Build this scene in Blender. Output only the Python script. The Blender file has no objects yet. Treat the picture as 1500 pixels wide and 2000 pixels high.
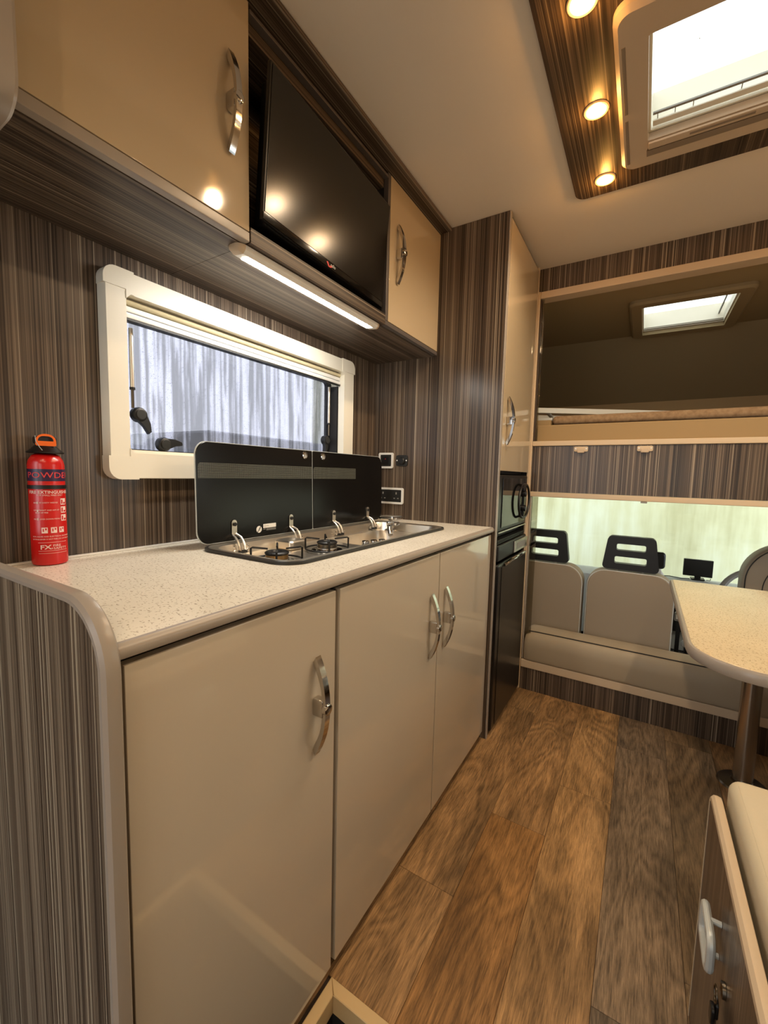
import bpy, bmesh, math, random
from mathutils import Vector, Matrix
random.seed(7)
S = bpy.context.scene
COL = S.collection
# ------------------------------------------------------------------ camera
PX_W, PX_H = 1500, 2000
F_PX, CX, CZ, YAW, PITCH, ROLL = 820.26, 1.0827, 1.1026, .5498, .0897, .0240
Fv = Vector((-math.sin(YAW)*math.cos(PITCH), math.cos(YAW)*math.cos(PITCH), -math.sin(PITCH)))
Rv = Fv.cross(Vector((0, 0, 1))).normalized(); Uv = Rv.cross(Fv)
c_, s_ = math.cos(ROLL), math.sin(ROLL)
Rv, Uv = c_*Rv + s_*Uv, -s_*Rv + c_*Uv
cam_d = bpy.data.cameras.new('camera'); cam = bpy.data.objects.new('camera', cam_d); COL.objects.link(cam)
cam.matrix_world = Matrix(((Rv.x, Uv.x, -Fv.x, CX), (Rv.y, Uv.y, -Fv.y, 0), (Rv.z, Uv.z, -Fv.z, CZ), (0, 0, 0, 1)))
cam_d.sensor_fit = 'VERTICAL'; cam_d.sensor_height = 36; cam_d.sensor_width = 27
cam_d.lens = F_PX*36/PX_H; cam_d.clip_start = .02; cam_d.clip_end = 200
S.camera = cam
# ------------------------------------------------------------------ world and exposure
S.view_settings.view_transform = 'Standard'; S.view_settings.look = 'None'
S.view_settings.gamma = 1; S.view_settings.use_curve_mapping = False
S.view_settings.exposure = 0.6
W = bpy.data.worlds.new('overcast_sky'); S.world = W; W.use_nodes = True
bg = W.node_tree.nodes['Background']; bg.inputs[0].default_value = (.93, .97, 1.0, 1); bg.inputs[1].default_value = 2.3
LAMP_W = 6.0      # power of one warm downlight
LED_E = 54.0      # emission of the white strip

# ------------------------------------------------------------------ materials
def lin(c):
    return tuple((v/255/12.92) if v/255 <= .04045 else ((v/255+.055)/1.055)**2.4 for v in c)
def pmat(name, col, rough=.5, metal=0, spec=.5, coat=0, srgb=True, alpha=None):
    m = bpy.data.materials.new(name); m.use_nodes = True
    b = m.node_tree.nodes['Principled BSDF']
    c = lin(col) if srgb else col
    b.inputs['Base Color'].default_value = (*c, 1); b.inputs['Roughness'].default_value = rough
    b.inputs['Metallic'].default_value = metal; b.inputs['Specular IOR Level'].default_value = spec
    b.inputs['Coat Weight'].default_value = coat; b.inputs['Coat Roughness'].default_value = .04
    return m
class NT:
    def __init__(s, m): s.t = m.node_tree; s.n = s.t.nodes; s.b = s.n.get('Principled BSDF')
    def new(s, k, **kw):
        n = s.n.new(k)
        for a, v in kw.items(): setattr(n, a, v)
        return n
    def ln(s, a, b): s.t.links.new(a, b)
    def pos(s, scale, rot=(0, 0, 0)):
        g = s.new('ShaderNodeNewGeometry'); mp = s.new('ShaderNodeMapping'); mp.inputs['Scale'].default_value = scale
        mp.inputs['Rotation'].default_value = rot
        s.ln(g.outputs['Position'], mp.inputs['Vector']); return mp.outputs['Vector']
    def noise(s, vec, sc=1, det=3, rough=.5, dist=0):
        n = s.new('ShaderNodeTexNoise'); n.inputs['Scale'].default_value = sc; n.inputs['Detail'].default_value = det
        n.inputs['Roughness'].default_value = rough; n.inputs['Distortion'].default_value = dist
        s.ln(vec, n.inputs['Vector']); return n.outputs['Fac']
    def ramp(s, fac, stops, interp='LINEAR'):
        r = s.new('ShaderNodeValToRGB'); r.color_ramp.interpolation = interp
        e = r.color_ramp.elements
        while len(e) < len(stops): e.new(.5)
        for i, (p, c) in enumerate(stops):
            e[i].position = p; e[i].color = (*c, 1) if len(c) == 3 else c
        s.ln(fac, r.inputs['Fac']); return r.outputs['Color']
    def mix(s, fac, a, b, bt='MIX'):
        m = s.new('ShaderNodeMix', data_type='RGBA', blend_type=bt)
        for sock, v in ((m.inputs[0], fac), (m.inputs[6], a), (m.inputs[7], b)):
            if hasattr(v, 'node'): s.ln(v, sock)
            elif isinstance(v, (int, float)): sock.default_value = v
            else: sock.default_value = (*v, 1)
        return m.outputs[2]
    def math(s, op, a, b=0):
        m = s.new('ShaderNodeMath', operation=op)
        for i, v in enumerate((a, b)):
            if hasattr(v, 'node'): s.ln(v, m.inputs[i])
            else: m.inputs[i].default_value = v
        return m.outputs[0]
    def bump(s, h, st=.1, d=.001):
        b = s.new('ShaderNodeBump'); b.inputs['Strength'].default_value = st; b.inputs['Distance'].default_value = d
        s.ln(h, b.inputs['Height']); s.ln(b.outputs['Normal'], s.b.inputs['Normal'])
def g3(v): return (v, v, v)
def wood(name, along, tint=(1, 1, 1), bright=1.0, rough=.28):
    """zebrano style laminate: fine streaks running along one axis"""
    m = pmat(name, (80, 70, 60), rough, spec=.4); t = NT(m)
    def sc(a, l):
        return tuple(l if ax == along else a*k for ax, k in zip('xyz', (1, 1.13, 1.21)))
    broad = t.noise(t.pos(sc(40, .25)), 1, 2, .5)
    mid = t.noise(t.pos(sc(210, .5)), 1, 3, .6)
    fine = t.noise(t.pos(sc(620, 1.2)), 1, 2, .6)
    lines = t.noise(t.pos(sc(300, .16)), 1, 1, .4)
    lines2 = t.noise(t.pos(sc(135, .1)), 1, 1, .4)
    f = t.math('ADD', t.math('MULTIPLY', broad, .32), t.math('ADD', t.math('MULTIPLY', mid, .88), t.math('MULTIPLY', fine, .4)))
    def cc(c): return tuple(x*y*bright for x, y in zip(lin(c), tint))
    base = t.ramp(f, [(.60, cc((44, 36, 31))), (.74, cc((74, 62, 54))), (.86, cc((104, 90, 79))), (1.0, cc((138, 122, 108)))])
    l1 = t.ramp(lines, [(.65, g3(0)), (.70, g3(.6))]); l2 = t.ramp(lines2, [(.665, g3(0)), (.685, g3(.8))])
    lm = t.math('MAXIMUM', l1, l2)
    t.ln(t.mix(lm, base, cc((178, 164, 148))), t.b.inputs['Base Color'])
    t.bump(fine, .08, .0004)
    return m
M = {}
M['wood_v'] = wood('striped_laminate_upright', 'z', tint=(1.0, .96, .88), bright=.78)
M['wood_y'] = wood('striped_laminate_lengthwise', 'y', tint=(1.0, .96, .90), bright=.66, rough=.42)
M['wood_c'] = wood('striped_laminate_ceiling', 'y', tint=(1.0, .92, .82), bright=.50, rough=.4)
M['wood_v_grey'] = wood('striped_laminate_end', 'z', tint=(1.0, 1.05, .98), bright=1.5)
M['gloss'] = pmat('gloss_cashmere', (200, 187, 168), .13, spec=.5, coat=.7)
M['gloss_up'] = pmat('gloss_cashmere_upper', (192, 174, 146), .10, spec=.5, coat=.5)
M['trim_grey'] = pmat('grey_edge_trim', (158, 148, 138), .3, spec=.5)
M['trim_dark'] = pmat('dark_grey_trim', (92, 86, 84), .35)
M['trim_cream'] = pmat('cream_trim', (205, 184, 156), .4)
M['black'] = pmat('black_plastic', (14, 14, 15), .4)
M['black_gloss'] = pmat('black_gloss', (9, 9, 10), .07)
M['dark_gap'] = pmat('dark_recess', (26, 24, 24), .6)
M['rubber'] = pmat('black_rubber', (30, 30, 28), .45)
M['chrome'] = pmat('chrome', (205, 203, 200), .09, metal=1)
M['steel'] = pmat('brushed_steel', (225, 218, 206), .32, metal=1)
M['steel_dark'] = pmat('dull_steel', (120, 112, 100), .3, metal=1)
M['white'] = pmat('white_plastic', (226, 224, 218), .35)
M['cream_plastic'] = pmat('cream_plastic', (228, 222, 206), .4)
M['hatch_plastic'] = pmat('hatch_plastic', (196, 176, 152), .45)
M['grey_plastic'] = pmat('grey_plastic', (140, 138, 132), .4)
M['slot_grey'] = pmat('vent_grey', (134, 119, 102), .7)
M['ceiling'] = pmat('ceiling_board', (222, 212, 198), .55)
M['red'] = pmat('red_lacquer', (196, 22, 20), .22, spec=.6)
M['navy'] = pmat('navy_band', (48, 28, 62), .3)
M['orange'] = pmat('orange_plastic', (240, 110, 40), .35)
M['print'] = pmat('white_print', (232, 205, 196), .5)
M['print_red'] = pmat('red_print', (214, 60, 62), .5)
M['logo_red'] = pmat('logo_red', (200, 30, 40), .4)
M['fabric'] = pmat('brown_headliner', (150, 132, 100), .95, spec=.1)
M['fabric_l'] = pmat('tan_headliner', (168, 142, 104), .95, spec=.1)
M['board'] = pmat('bunk_board', (158, 134, 98), .8, spec=.2)
M['mattress'] = pmat('mattress_fleece', (120, 98, 76), 1, spec=.05)
M['seat'] = pmat('grey_leatherette', (152, 140, 124), .5, spec=.35)
M['bench'] = pmat('taupe_leatherette', (164, 150, 128), .45, spec=.4)
M['cush'] = pmat('cream_leatherette', (206, 194, 168), .5, spec=.35)
M['dash'] = pmat('dashboard_grey', (190, 196, 192), .6)
M['alu'] = pmat('pale_aluminium', (205, 210, 208), .4, metal=.3)
M['well'] = pmat('step_well_black', (26, 24, 23), .8)
M['wood_edge'] = pmat('pale_timber_edge', (214, 184, 136), .45)
M['ground'] = pmat('wet_ground', (96, 98, 104), .6)
M['plinth'] = pmat('plinth_brown', (60, 46, 36), .5)
M['leaf_green'] = pmat('green_grey_board', (150, 160, 150), .6)
for k, sc_, st in (('seat', 900, .25), ('bench', 900, .25), ('cush', 900, .25), ('mattress', 500, .8), ('fabric', 700, .3)):
    t = NT(M[k]); t.bump(t.noise(t.pos((1, 1, 1)), sc_, 2), st, .0006)
t = NT(M['steel']); t.bump(t.noise(t.pos((40, 900, 900)), 1, 2), .06, .0004)
# mattress: slightly mottled pile
t = NT(M['mattress']); t.ln(t.ramp(t.noise(t.pos((1, 1, 1)), 60, 4), [(.3, lin((132, 108, 84))), (.7, lin((158, 134, 106)))]), t.b.inputs['Base Color'])
# gloss doors with faint wipe marks in the roughness only
for k in ('gloss', 'gloss_up'):
    t = NT(M[k]); f = t.noise(t.pos((3, 3, 3)), 1, 3)
    r = t.new('ShaderNodeMapRange'); r.inputs['To Min'].default_value = .05; r.inputs['To Max'].default_value = .10
    t.ln(f, r.inputs['Value']); t.ln(r.outputs[0], t.b.inputs['Roughness'])
    t.bump(t.noise(t.pos((1, 1, 1)), 22, 2), .05, .0006)
# worktop: warm white with fine dark flecks
def flecked(name, base, fleck, sc=1.0):
    m = pmat(name, base, .22, spec=.5); t = NT(m)
    v = t.pos((150*sc, 260*sc, 200*sc), (0, 0, .5)); n1 = t.noise(v, 1, 1, .4)
    v2 = t.pos((260*sc, 150*sc, 200*sc), (0, 0, 1.1)); n2 = t.noise(v2, 1, 1, .4)
    a = t.ramp(n1, [(.645, g3(0)), (.68, g3(.9))]); b = t.ramp(n2, [(.66, g3(0)), (.70, g3(.8))])
    cloud = t.ramp(t.noise(t.pos((6, 6, 6)), 1, 3), [(.3, lin(base)), (.7, tuple(x*.9 for x in lin(base)))])
    t.ln(t.mix(t.math('MAXIMUM', a, b), cloud, lin(fleck)), t.b.inputs['Base Color']); return m
M['worktop'] = flecked('flecked_worktop', (240, 234, 220), (172, 162, 144))
M['table'] = flecked('flecked_table', (226, 206, 170), (150, 128, 96), 1.05)
# oak planks: colour per plank comes from object colour
m = pmat('oak_vinyl', (140, 105, 65), .42, spec=.35); M['oak'] = m; t = NT(m)
oi = t.new('ShaderNodeObjectInfo'); g = t.new('ShaderNodeNewGeometry')
cmb = t.new('ShaderNodeCombineXYZ'); rr = t.math('MULTIPLY', oi.outputs['Random'], 37.0); t.ln(rr, cmb.inputs[0]); t.ln(rr, cmb.inputs[1]); t.ln(rr, cmb.inputs[2])
va = t.new('ShaderNodeVectorMath', operation='ADD'); t.ln(g.outputs['Position'], va.inputs[0]); t.ln(cmb.outputs[0], va.inputs[1])
def mp(sc):
    q = t.new('ShaderNodeMapping'); q.inputs['Scale'].default_value = sc; t.ln(va.outputs[0], q.inputs['Vector']); return q.outputs['Vector']
warp = t.noise(mp((5, 1.3, 1)), 1, 2, .5, .6)
w = t.new('ShaderNodeMath', operation='MULTIPLY'); w.inputs[1].default_value = 15; t.ln(warp, w.inputs[0])
cath = t.math('FRACT', w.outputs[0]); cath = t.math('ABSOLUTE', t.math('SUBTRACT', cath, .5))
grain = t.noise(mp((420, 22, 1)), 1, 4, .7, .3); grain2 = t.noise(mp((90, 7, 1)), 1, 4, .7, 1.6)
blot = t.noise(mp((9, 3, 1)), 1, 3, .5)
f = t.math('ADD', t.math('MULTIPLY', grain, .60), t.math('ADD', t.math('MULTIPLY', grain2, .40), t.math('MULTIPLY', cath, .22)))
br = t.ramp(f, [(.43, g3(.48)), (.56, g3(.95)), (.69, g3(1.42))])
bl = t.ramp(blot, [(.36, g3(.62)), (.5, g3(.92)), (.64, g3(1.08))])
knot = t.new('ShaderNodeTexVoronoi'); knot.inputs['Scale'].default_value = 1; t.ln(mp((7, 2.4, 1)), knot.inputs['Vector'])
kn = t.ramp(knot.outputs['Distance'], [(.02, g3(.35)), (.11, g3(1))])
t.ln(t.mix(1, t.mix(1, t.mix(1, oi.outputs['Color'], br, 'MULTIPLY'), bl, 'MULTIPLY'), kn, 'MULTIPLY'), t.b.inputs['Base Color'])
t.bump(grain, .25, .0006)
# outdoor rendered wall with streaks
m = pmat('stained_render', (222, 224, 190), .9, spec=.1); M['render'] = m; t = NT(m)
a = t.noise(t.pos((1.1, 1, .8)), 1, 5, .6); b = t.noise(t.pos((9, 1, .7)), 1, 4, .6)
f = t.math('ADD', t.math('MULTIPLY', a, .6), t.math('MULTIPLY', b, .4))
t.ln(t.ramp(f, [(.36, lin((196, 192, 150))), (.5, lin((226, 226, 190))), (.62, lin((240, 244, 222)))]), t.b.inputs['Base Color'])
def schlick(t, f0):
    g = t.new('ShaderNodeNewGeometry'); d = t.new('ShaderNodeVectorMath', operation='DOT_PRODUCT')
    t.ln(g.outputs['Incoming'], d.inputs[0]); t.ln(g.outputs['Normal'], d.inputs[1])
    k = t.math('POWER', t.math('SUBTRACT', 1, t.math('ABSOLUTE', d.outputs['Value'])), 5)
    return t.math('ADD', t.math('MULTIPLY', k, 1-f0), f0)
def glass(name, tint=(1, 1, 1), refl=.08, rough=.0):
    m = bpy.data.materials.new(name); m.use_nodes = True; n = m.node_tree.nodes; n.clear()
    o = n.new('ShaderNodeOutputMaterial'); mx = n.new('ShaderNodeMixShader'); tr = n.new('ShaderNodeBsdfTransparent'); gl = n.new('ShaderNodeBsdfGlossy')
    tr.inputs[0].default_value = (*tint, 1); gl.inputs['Roughness'].default_value = rough
    L = m.node_tree.links.new
    L(schlick(NT(m), refl), mx.inputs[0]); L(tr.outputs[0], mx.inputs[1]); L(gl.outputs[0], mx.inputs[2]); L(mx.outputs[0], o.inputs[0])
    return m
M['glass'] = glass('clear_glass', (.93, .95, .92), .05)
M['acrylic'] = glass('acrylic_strip', (.74, .72, .64), .12)
# kitchen pane: condensation with run marks
m = bpy.data.materials.new('condensation_pane'); m.use_nodes = True; n = m.node_tree.nodes; n.clear(); t = NT(m)
o = t.new('ShaderNodeOutputMaterial')
runs = t.noise(t.pos((1, 88, 2.0)), 1, 3, .6, .35); big = t.noise(t.pos((1, 17, .8)), 1, 2, .5)
rm = t.ramp(t.math('ADD', t.math('MULTIPLY', runs, .65), t.math('MULTIPLY', big, .35)), [(.49, g3(0)), (.515, g3(1))])
drops = t.ramp(t.noise(t.pos((1, 420, 330)), 1, 2, .5), [(.62, g3(0)), (.67, g3(1))])
dm = t.math('MULTIPLY', drops, rm)
tc = t.mix(dm, t.mix(rm, lin((172, 172, 176)), lin((212, 212, 220))), lin((104, 106, 116)))
trl = t.new('ShaderNodeBsdfTranslucent'); t.ln(tc, trl.inputs[0])
trp = t.new('ShaderNodeBsdfTransparent'); t.ln(tc, trp.inputs[0])
mx = t.new('ShaderNodeMixShader'); t.ln(t.math('ADD', t.math('MULTIPLY', rm, .15), .22), mx.inputs[0]); t.ln(trp.outputs[0], mx.inputs[1]); t.ln(trl.outputs[0], mx.inputs[2])
gl = t.new('ShaderNodeBsdfGlossy'); gl.inputs['Roughness'].default_value = .03
m2 = t.new('ShaderNodeMixShader'); t.ln(schlick(t, .045), m2.inputs[0]); t.ln(mx.outputs[0], m2.inputs[1]); t.ln(gl.outputs[0], m2.inputs[2])
t.ln(m2.outputs[0], o.inputs[0]); M['pane'] = m
# hob lid: black glass with a printed dot screen
m = pmat('black_lid_glass', (10, 9, 9), .22, spec=.35); M['lid'] = m
def emis(name, col, e):
    m = bpy.data.materials.new(name); m.use_nodes = True; b = m.node_tree.nodes['Principled BSDF']
    b.inputs['Base Color'].default_value = (*col, 1); b.inputs['Emission Color'].default_value = (*col, 1); b.inputs['Emission Strength'].default_value = e
    return m
M['lamp'] = emis('warm_lamp_lens', (1, .72, .32), 14)
M['led'] = emis('white_led_strip', (1, .95, .86), LED_E)
m = pmat('lid_mesh_print', (24, 24, 22), .2); M['lid_print'] = m; t = NT(m)
d1 = t.new('ShaderNodeTexWave', wave_type='BANDS', bands_direction='Y'); d1.inputs['Scale'].default_value = 100; t.ln(t.pos((1, 1, 1)), d1.inputs['Vector'])
d2 = t.new('ShaderNodeTexWave', wave_type='BANDS', bands_direction='Z'); d2.inputs['Scale'].default_value = 100; t.ln(t.pos((1, 1, 1)), d2.inputs['Vector'])
dd = t.math('MULTIPLY', d1.outputs['Fac'], d2.outputs['Fac'])
t.ln(t.ramp(dd, [(.25, lin((16, 16, 15))), (.5, lin((120, 122, 112)))]), t.b.inputs['Base Color'])

# ------------------------------------------------------------------ geometry helpers
ORG = {}
def rrect(u0, u1, v0, v1, r, seg=6):
    """rounded rectangle, r is one radius or four (uv: ll, lr, ur, ul)"""
    rs = r if isinstance(r, (tuple, list)) else (r,)*4
    out = []
    for (cu, cv, a0), q in zip(((u0, v0, 180), (u1, v0, 270), (u1, v1, 0), (u0, v1, 90)), rs):
        su = 1 if cu == u0 else -1; sv = 1 if cv == v0 else -1
        q = max(q, 1e-5)
        for i in range(seg+1):
            a = math.radians(a0+90*i/seg); out.append((cu+su*q+q*math.cos(a), cv+sv*q+q*math.sin(a)))
    return out
def circ(u, v, r, n=24, ru=None):
    return [(u+(ru or r)*math.cos(2*math.pi*i/n), v+r*math.sin(2*math.pi*i/n)) for i in range(n)]
def to3(ax, uv, w):
    u, v = uv
    return (w, u, v) if ax == 'x' else ((u, w, v) if ax == 'y' else (u, v, w))
class MB:
    def __init__(s): s.v = []; s.f = []; s.xf = None
    def add(s, vs, fs):
        o = len(s.v); s.v += [tuple(v) for v in vs]; s.f += [tuple(i+o for i in f) for f in fs]; return s
    def box(s, x0, x1, y0, y1, z0, z1, bev=0, seg=2):
        bm = bmesh.new(); bmesh.ops.create_cube(bm, size=1)
        for v in bm.verts: v.co = ((x0+x1)/2+v.co.x*(x1-x0), (y0+y1)/2+v.co.y*(y1-y0), (z0+z1)/2+v.co.z*(z1-z0))
        if bev > 0: bmesh.ops.bevel(bm, geom=list(bm.edges), offset=bev, segments=seg, affect='EDGES', profile=.5)
        bm.verts.index_update(); s.add([v.co[:] for v in bm.verts], [[v.index for v in f.verts] for f in bm.faces]); bm.free(); return s
    def prism(s, pts, ax, w0, w1, bev=0):
        n = len(pts)
        if bev:
            cu = sum(p[0] for p in pts)/n; cv = sum(p[1] for p in pts)/n
            us = max(abs(p[0]-cu) for p in pts); vs_ = max(abs(p[1]-cv) for p in pts)
            def ins(): return [(cu+(p[0]-cu)*(1-bev/us), cv+(p[1]-cv)*(1-bev/vs_)) for p in pts]
            sg = 1 if w1 > w0 else -1
            loops = [(ins(), w0), (pts, w0+sg*bev), (pts, w1-sg*bev), (ins(), w1)]
        else: loops = [(pts, w0), (pts, w1)]
        vs = [to3(ax, p, w) for L, w in loops for p in L]; fs = []
        for k in range(len(loops)-1):
            for i in range(n): j = (i+1) % n; fs.append((k*n+i, k*n+j, (k+1)*n+j, (k+1)*n+i))
        fs.append(tuple(range(n))[::-1]); fs.append(tuple((len(loops)-1)*n+i for i in range(n)))
        return s.add(vs, fs)
    def ring(s, po, pi, ax, w0, w1, w0i=None, w1i=None):
        n = len(po); w0i = w0 if w0i is None else w0i; w1i = w1 if w1i is None else w1i
        vs = [to3(ax, p, w0) for p in po]+[to3(ax, p, w1) for p in po]+[to3(ax, p, w0i) for p in pi]+[to3(ax, p, w1i) for p in pi]
        fs = []
        for i in range(n):
            j = (i+1) % n
            fs += [(i, j, n+j, n+i), (n+i, n+j, 3*n+j, 3*n+i), (3*n+i, 3*n+j, 2*n+j, 2*n+i), (2*n+i, 2*n+j, j, i)]
        return s.add(vs, fs)
    def lathe(s, prof, cx, cy, n=32, ax='z', cz=0):
        vs = []; fs = []
        for r, h in prof:
            for i in range(n):
                a = 2*math.pi*i/n; p, q = r*math.cos(a), r*math.sin(a)
                vs.append((cx+p, cy+q, h) if ax == 'z' else ((h, cx+p, cy+q) if ax == 'x' else (cx+p, h, cy+q)))
        for k in range(len(prof)-1):
            for i in range(n): j = (i+1) % n; fs.append((k*n+i, k*n+j, (k+1)*n+j, (k+1)*n+i))
        fs.append(tuple(range(n))[::-1]); fs.append(tuple((len(prof)-1)*n+i for i in range(n)))
        return s.add(vs, fs)
    def cyl(s, p, r, a, b, ax='z', n=20): return s.lathe([(r, a), (r, b)], p[0], p[1], n, ax)
    def tube(s, pts, r, n=8, closed=False):
        pts = [Vector(p) for p in pts]; N = len(pts); vs = []; fs = []; up = None
        for k, p in enumerate(pts):
            a = pts[(k-1) % N] if (closed or k) else p; b = pts[(k+1) % N] if (closed or k < N-1) else p
            d = (b-a).normalized()
            if up is None:
                up = Vector((0, 0, 1)) if abs(d.z) < .9 else Vector((1, 0, 0))
            u = (up-d*up.dot(d)).normalized(); up = u; w = d.cross(u)
            rr = r[k] if isinstance(r, (list, tuple)) else r
            vs += [tuple(p+rr*(math.cos(2*math.pi*i/n)*u+math.sin(2*math.pi*i/n)*w)) for i in range(n)]
        for k in range(N if closed else N-1):
            for i in range(n):
                j = (i+1) % n; k2 = (k+1) % N; fs.append((k*n+i, k*n+j, k2*n+j, k2*n+i))
        if not closed: fs += [tuple(range(n))[::-1], tuple((N-1)*n+i for i in range(n))]
        return s.add(vs, fs)
    def sweep(s, path, sec, ax, closed=False):
        """path: 2D points in the plane normal to ax; sec: (offset along the outward normal, position along ax)"""
        N = len(path); n = len(sec); vs = []; fs = []
        for k in range(N):
            a = path[(k-1) % N] if (closed or k) else path[k]; b = path[(k+1) % N] if (closed or k < N-1) else path[k]
            du, dv = b[0]-a[0], b[1]-a[1]; L = math.hypot(du, dv); nu, nv = dv/L, -du/L
            vs += [to3(ax, (path[k][0]+nu*o, path[k][1]+nv*o), w) for o, w in sec]
        for k in range(N if closed else N-1):
            for i in range(n): j = (i+1) % n; k2 = (k+1) % N; fs.append((k*n+i, k*n+j, k2*n+j, k2*n+i))
        if not closed: fs += [tuple(range(n))[::-1], tuple((N-1)*n+i for i in range(n))]
        return s.add(vs, fs)
    def xform(s, fn): s.v = [tuple(fn(Vector(v))) for v in s.v]; return s
    def build(s, name, mat, parent=None, smooth=35, label=None, kind=None):
        me = bpy.data.meshes.new(name); org = ORG.get(parent.name, Vector((0, 0, 0))) if parent else Vector((0, 0, 0))
        if parent is None and s.v:
            xs, ys, zs = zip(*s.v); org = Vector(((min(xs)+max(xs))/2, (min(ys)+max(ys))/2, min(zs)))
        me.from_pydata([tuple(Vector(v)-org) for v in s.v], [], s.f)
        bm = bmesh.new(); bm.from_mesh(me); bmesh.ops.recalc_face_normals(bm, faces=bm.faces); bm.to_mesh(me); bm.free()
        if smooth: me.shade_smooth(); me.set_sharp_from_angle(angle=math.radians(smooth))
        me.materials.append(M[mat] if isinstance(mat, str) else mat)
        o = bpy.data.objects.new(name, me); COL.objects.link(o)
        wn_ = o.modifiers.new('face_weighting', 'WEIGHTED_NORMAL') if smooth else None
        if wn_: wn_.keep_sharp = True
        if parent: o.parent = parent
        else: o.location = org
        ORG[o.name] = org if parent else Vector(org)
        if label: o['label'] = label
        if kind: o['kind'] = kind
        return o
def thing(name, label, cat, loc=(0, 0, 0), group=None):
    o = bpy.data.objects.new(name, None); COL.objects.link(o); o.location = loc; o.empty_display_size = .05
    ORG[o.name] = Vector(loc); o['label'] = label; o['category'] = cat
    if group: o['group'] = group
    return o
def tag(o, label, cat, group=None):
    o['label'] = label; o['category'] = cat
    if group: o['group'] = group
    return o
def struct(o): o['kind'] = 'structure'; return o
def copy_tree(o, parent=None):
    c = o.copy(); COL.objects.link(c); ORG[c.name] = ORG[o.name]
    if parent: c.parent = parent
    for ch in list(o.children): copy_tree(ch, c)
    return c
def text_mesh(s, size, bold=0.0):
    cu = bpy.data.curves.new('lettering', 'FONT'); cu.body = s; cu.size = size; cu.align_x = 'CENTER'; cu.align_y = 'CENTER'; cu.offset = bold; cu.resolution_u = 2
    o = bpy.data.objects.new('lettering', cu); COL.objects.link(o); dg = bpy.context.evaluated_depsgraph_get(); dg.update()
    me = bpy.data.meshes.new_from_object(o.evaluated_get(dg))
    vs = [v.co.copy() for v in me.vertices]; fs = [tuple(p.vertices) for p in me.polygons]
    bpy.data.objects.remove(o); bpy.data.curves.remove(cu); bpy.data.meshes.remove(me)
    return vs, fs

# ------------------------------------------------------------------ setting: dimensions
ZR = 2.106; Y1 = 1.667; YB = 2.2; XW = 2.2; YK = -1.6; XT = .588
# floor slab with a step well beside the kitchen unit
WX0, WX1, WY0, WY1 = .574, 1.063, -.02, .657
b = MB()
for r in ((-.03, WX0, YK, YB), (WX1, XW+.03, YK, YB), (WX0, WX1, WY1, YB), (WX0, WX1, YK, WY0)):
    b.box(r[0], r[1], r[2], r[3], -.04, -.004)
floor = struct(b.build('floor', 'plinth', smooth=0))
rows = [.40, .565, .73, .898, 1.063, 1.235, 1.395, 1.56, 1.725, 1.89, 2.055, 2.2]
offs = [.2, .97, 1.30, 1.559, .912, 1.07, .55, 1.3, .8, .3, 1.1]
tones = {1: (152, 118, 80), 2: (148, 114, 76), 3: (152, 118, 78), 4: (124, 104, 82), 5: (128, 106, 80)}
for r in range(11):
    x0, x1 = rows[r], rows[r+1]; y = offs[r]-1.02*4
    while y < YB:
        a, c = max(y, YK), min(y+1.02, YB); y += 1.02
        if c-a < .02: continue
        segs = [(a, c)]
        if x0 < WX1-.01 and x1 > WX0:
            segs = []
            if a < WY0: segs.append((a, min(c, WY0)))
            if c > WY1: segs.append((max(a, WY1+.001), c))
        for (a2, c2) in segs:
            if c2-a2 < .02: continue
            p = MB().box(x0+.0004, x1-.0004, a2+.0004, c2-.0004, -.004, 0, .0006, 1).build('plank', 'oak', floor, smooth=0)
            base = tones.get(r, (136, 104, 70)); k = random.uniform(.88, 1.1)
            if r == 4 and a2 < .5: base = (108, 92, 74)
            if r == 2 and a2 < 1: base = (142, 104, 62)
            p.color = (*[v*k*1.25 for v in lin(base)], 1)
# step well
sw = thing('step_well', 'sunken black entrance step with a pale timber edge at the foot of the kitchen unit', 'step', ((WX0+WX1)/2, .3, -.3))
b = MB()
b.box(WX0+.022, WX1-.02, WY0+.02, WY1-.024, -.30, -.29)
b.box(WX0+.0, WX0+.022, WY0, WY1, -.30, -.041); b.box(WX1-.02, WX1, WY0, WY1, -.30, -.041)
b.box(WX0+.022, WX1-.02, WY1-.024, WY1, -.30, -.041); b.box(WX0+.022, WX1-.02, WY0, WY0+.02, -.30, -.041)
b.build('well_box', 'well', sw)
po = [(WX0, WY0), (WX1, WY0), (WX1, WY1), (WX0, WY1)]; pi = [(WX0+.024, WY0+.024), (WX1-.024, WY0+.024), (WX1-.024, WY1-.025), (WX0+.024, WY1-.025)]
for i in range(4):
    j = (i+1) % 4; q = [po[i], po[j], pi[j], pi[i]]
    MB().prism([(cx_+(u-cx_)*.9995, cy_+(v-cy_)*.9995) for cx_, cy_ in [(sum(p[0] for p in q)/4, sum(p[1] for p in q)/4)] for u, v in q], 'z', -.04, .004, .0015).build('edge_strip', 'wood_edge', sw)
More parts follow.
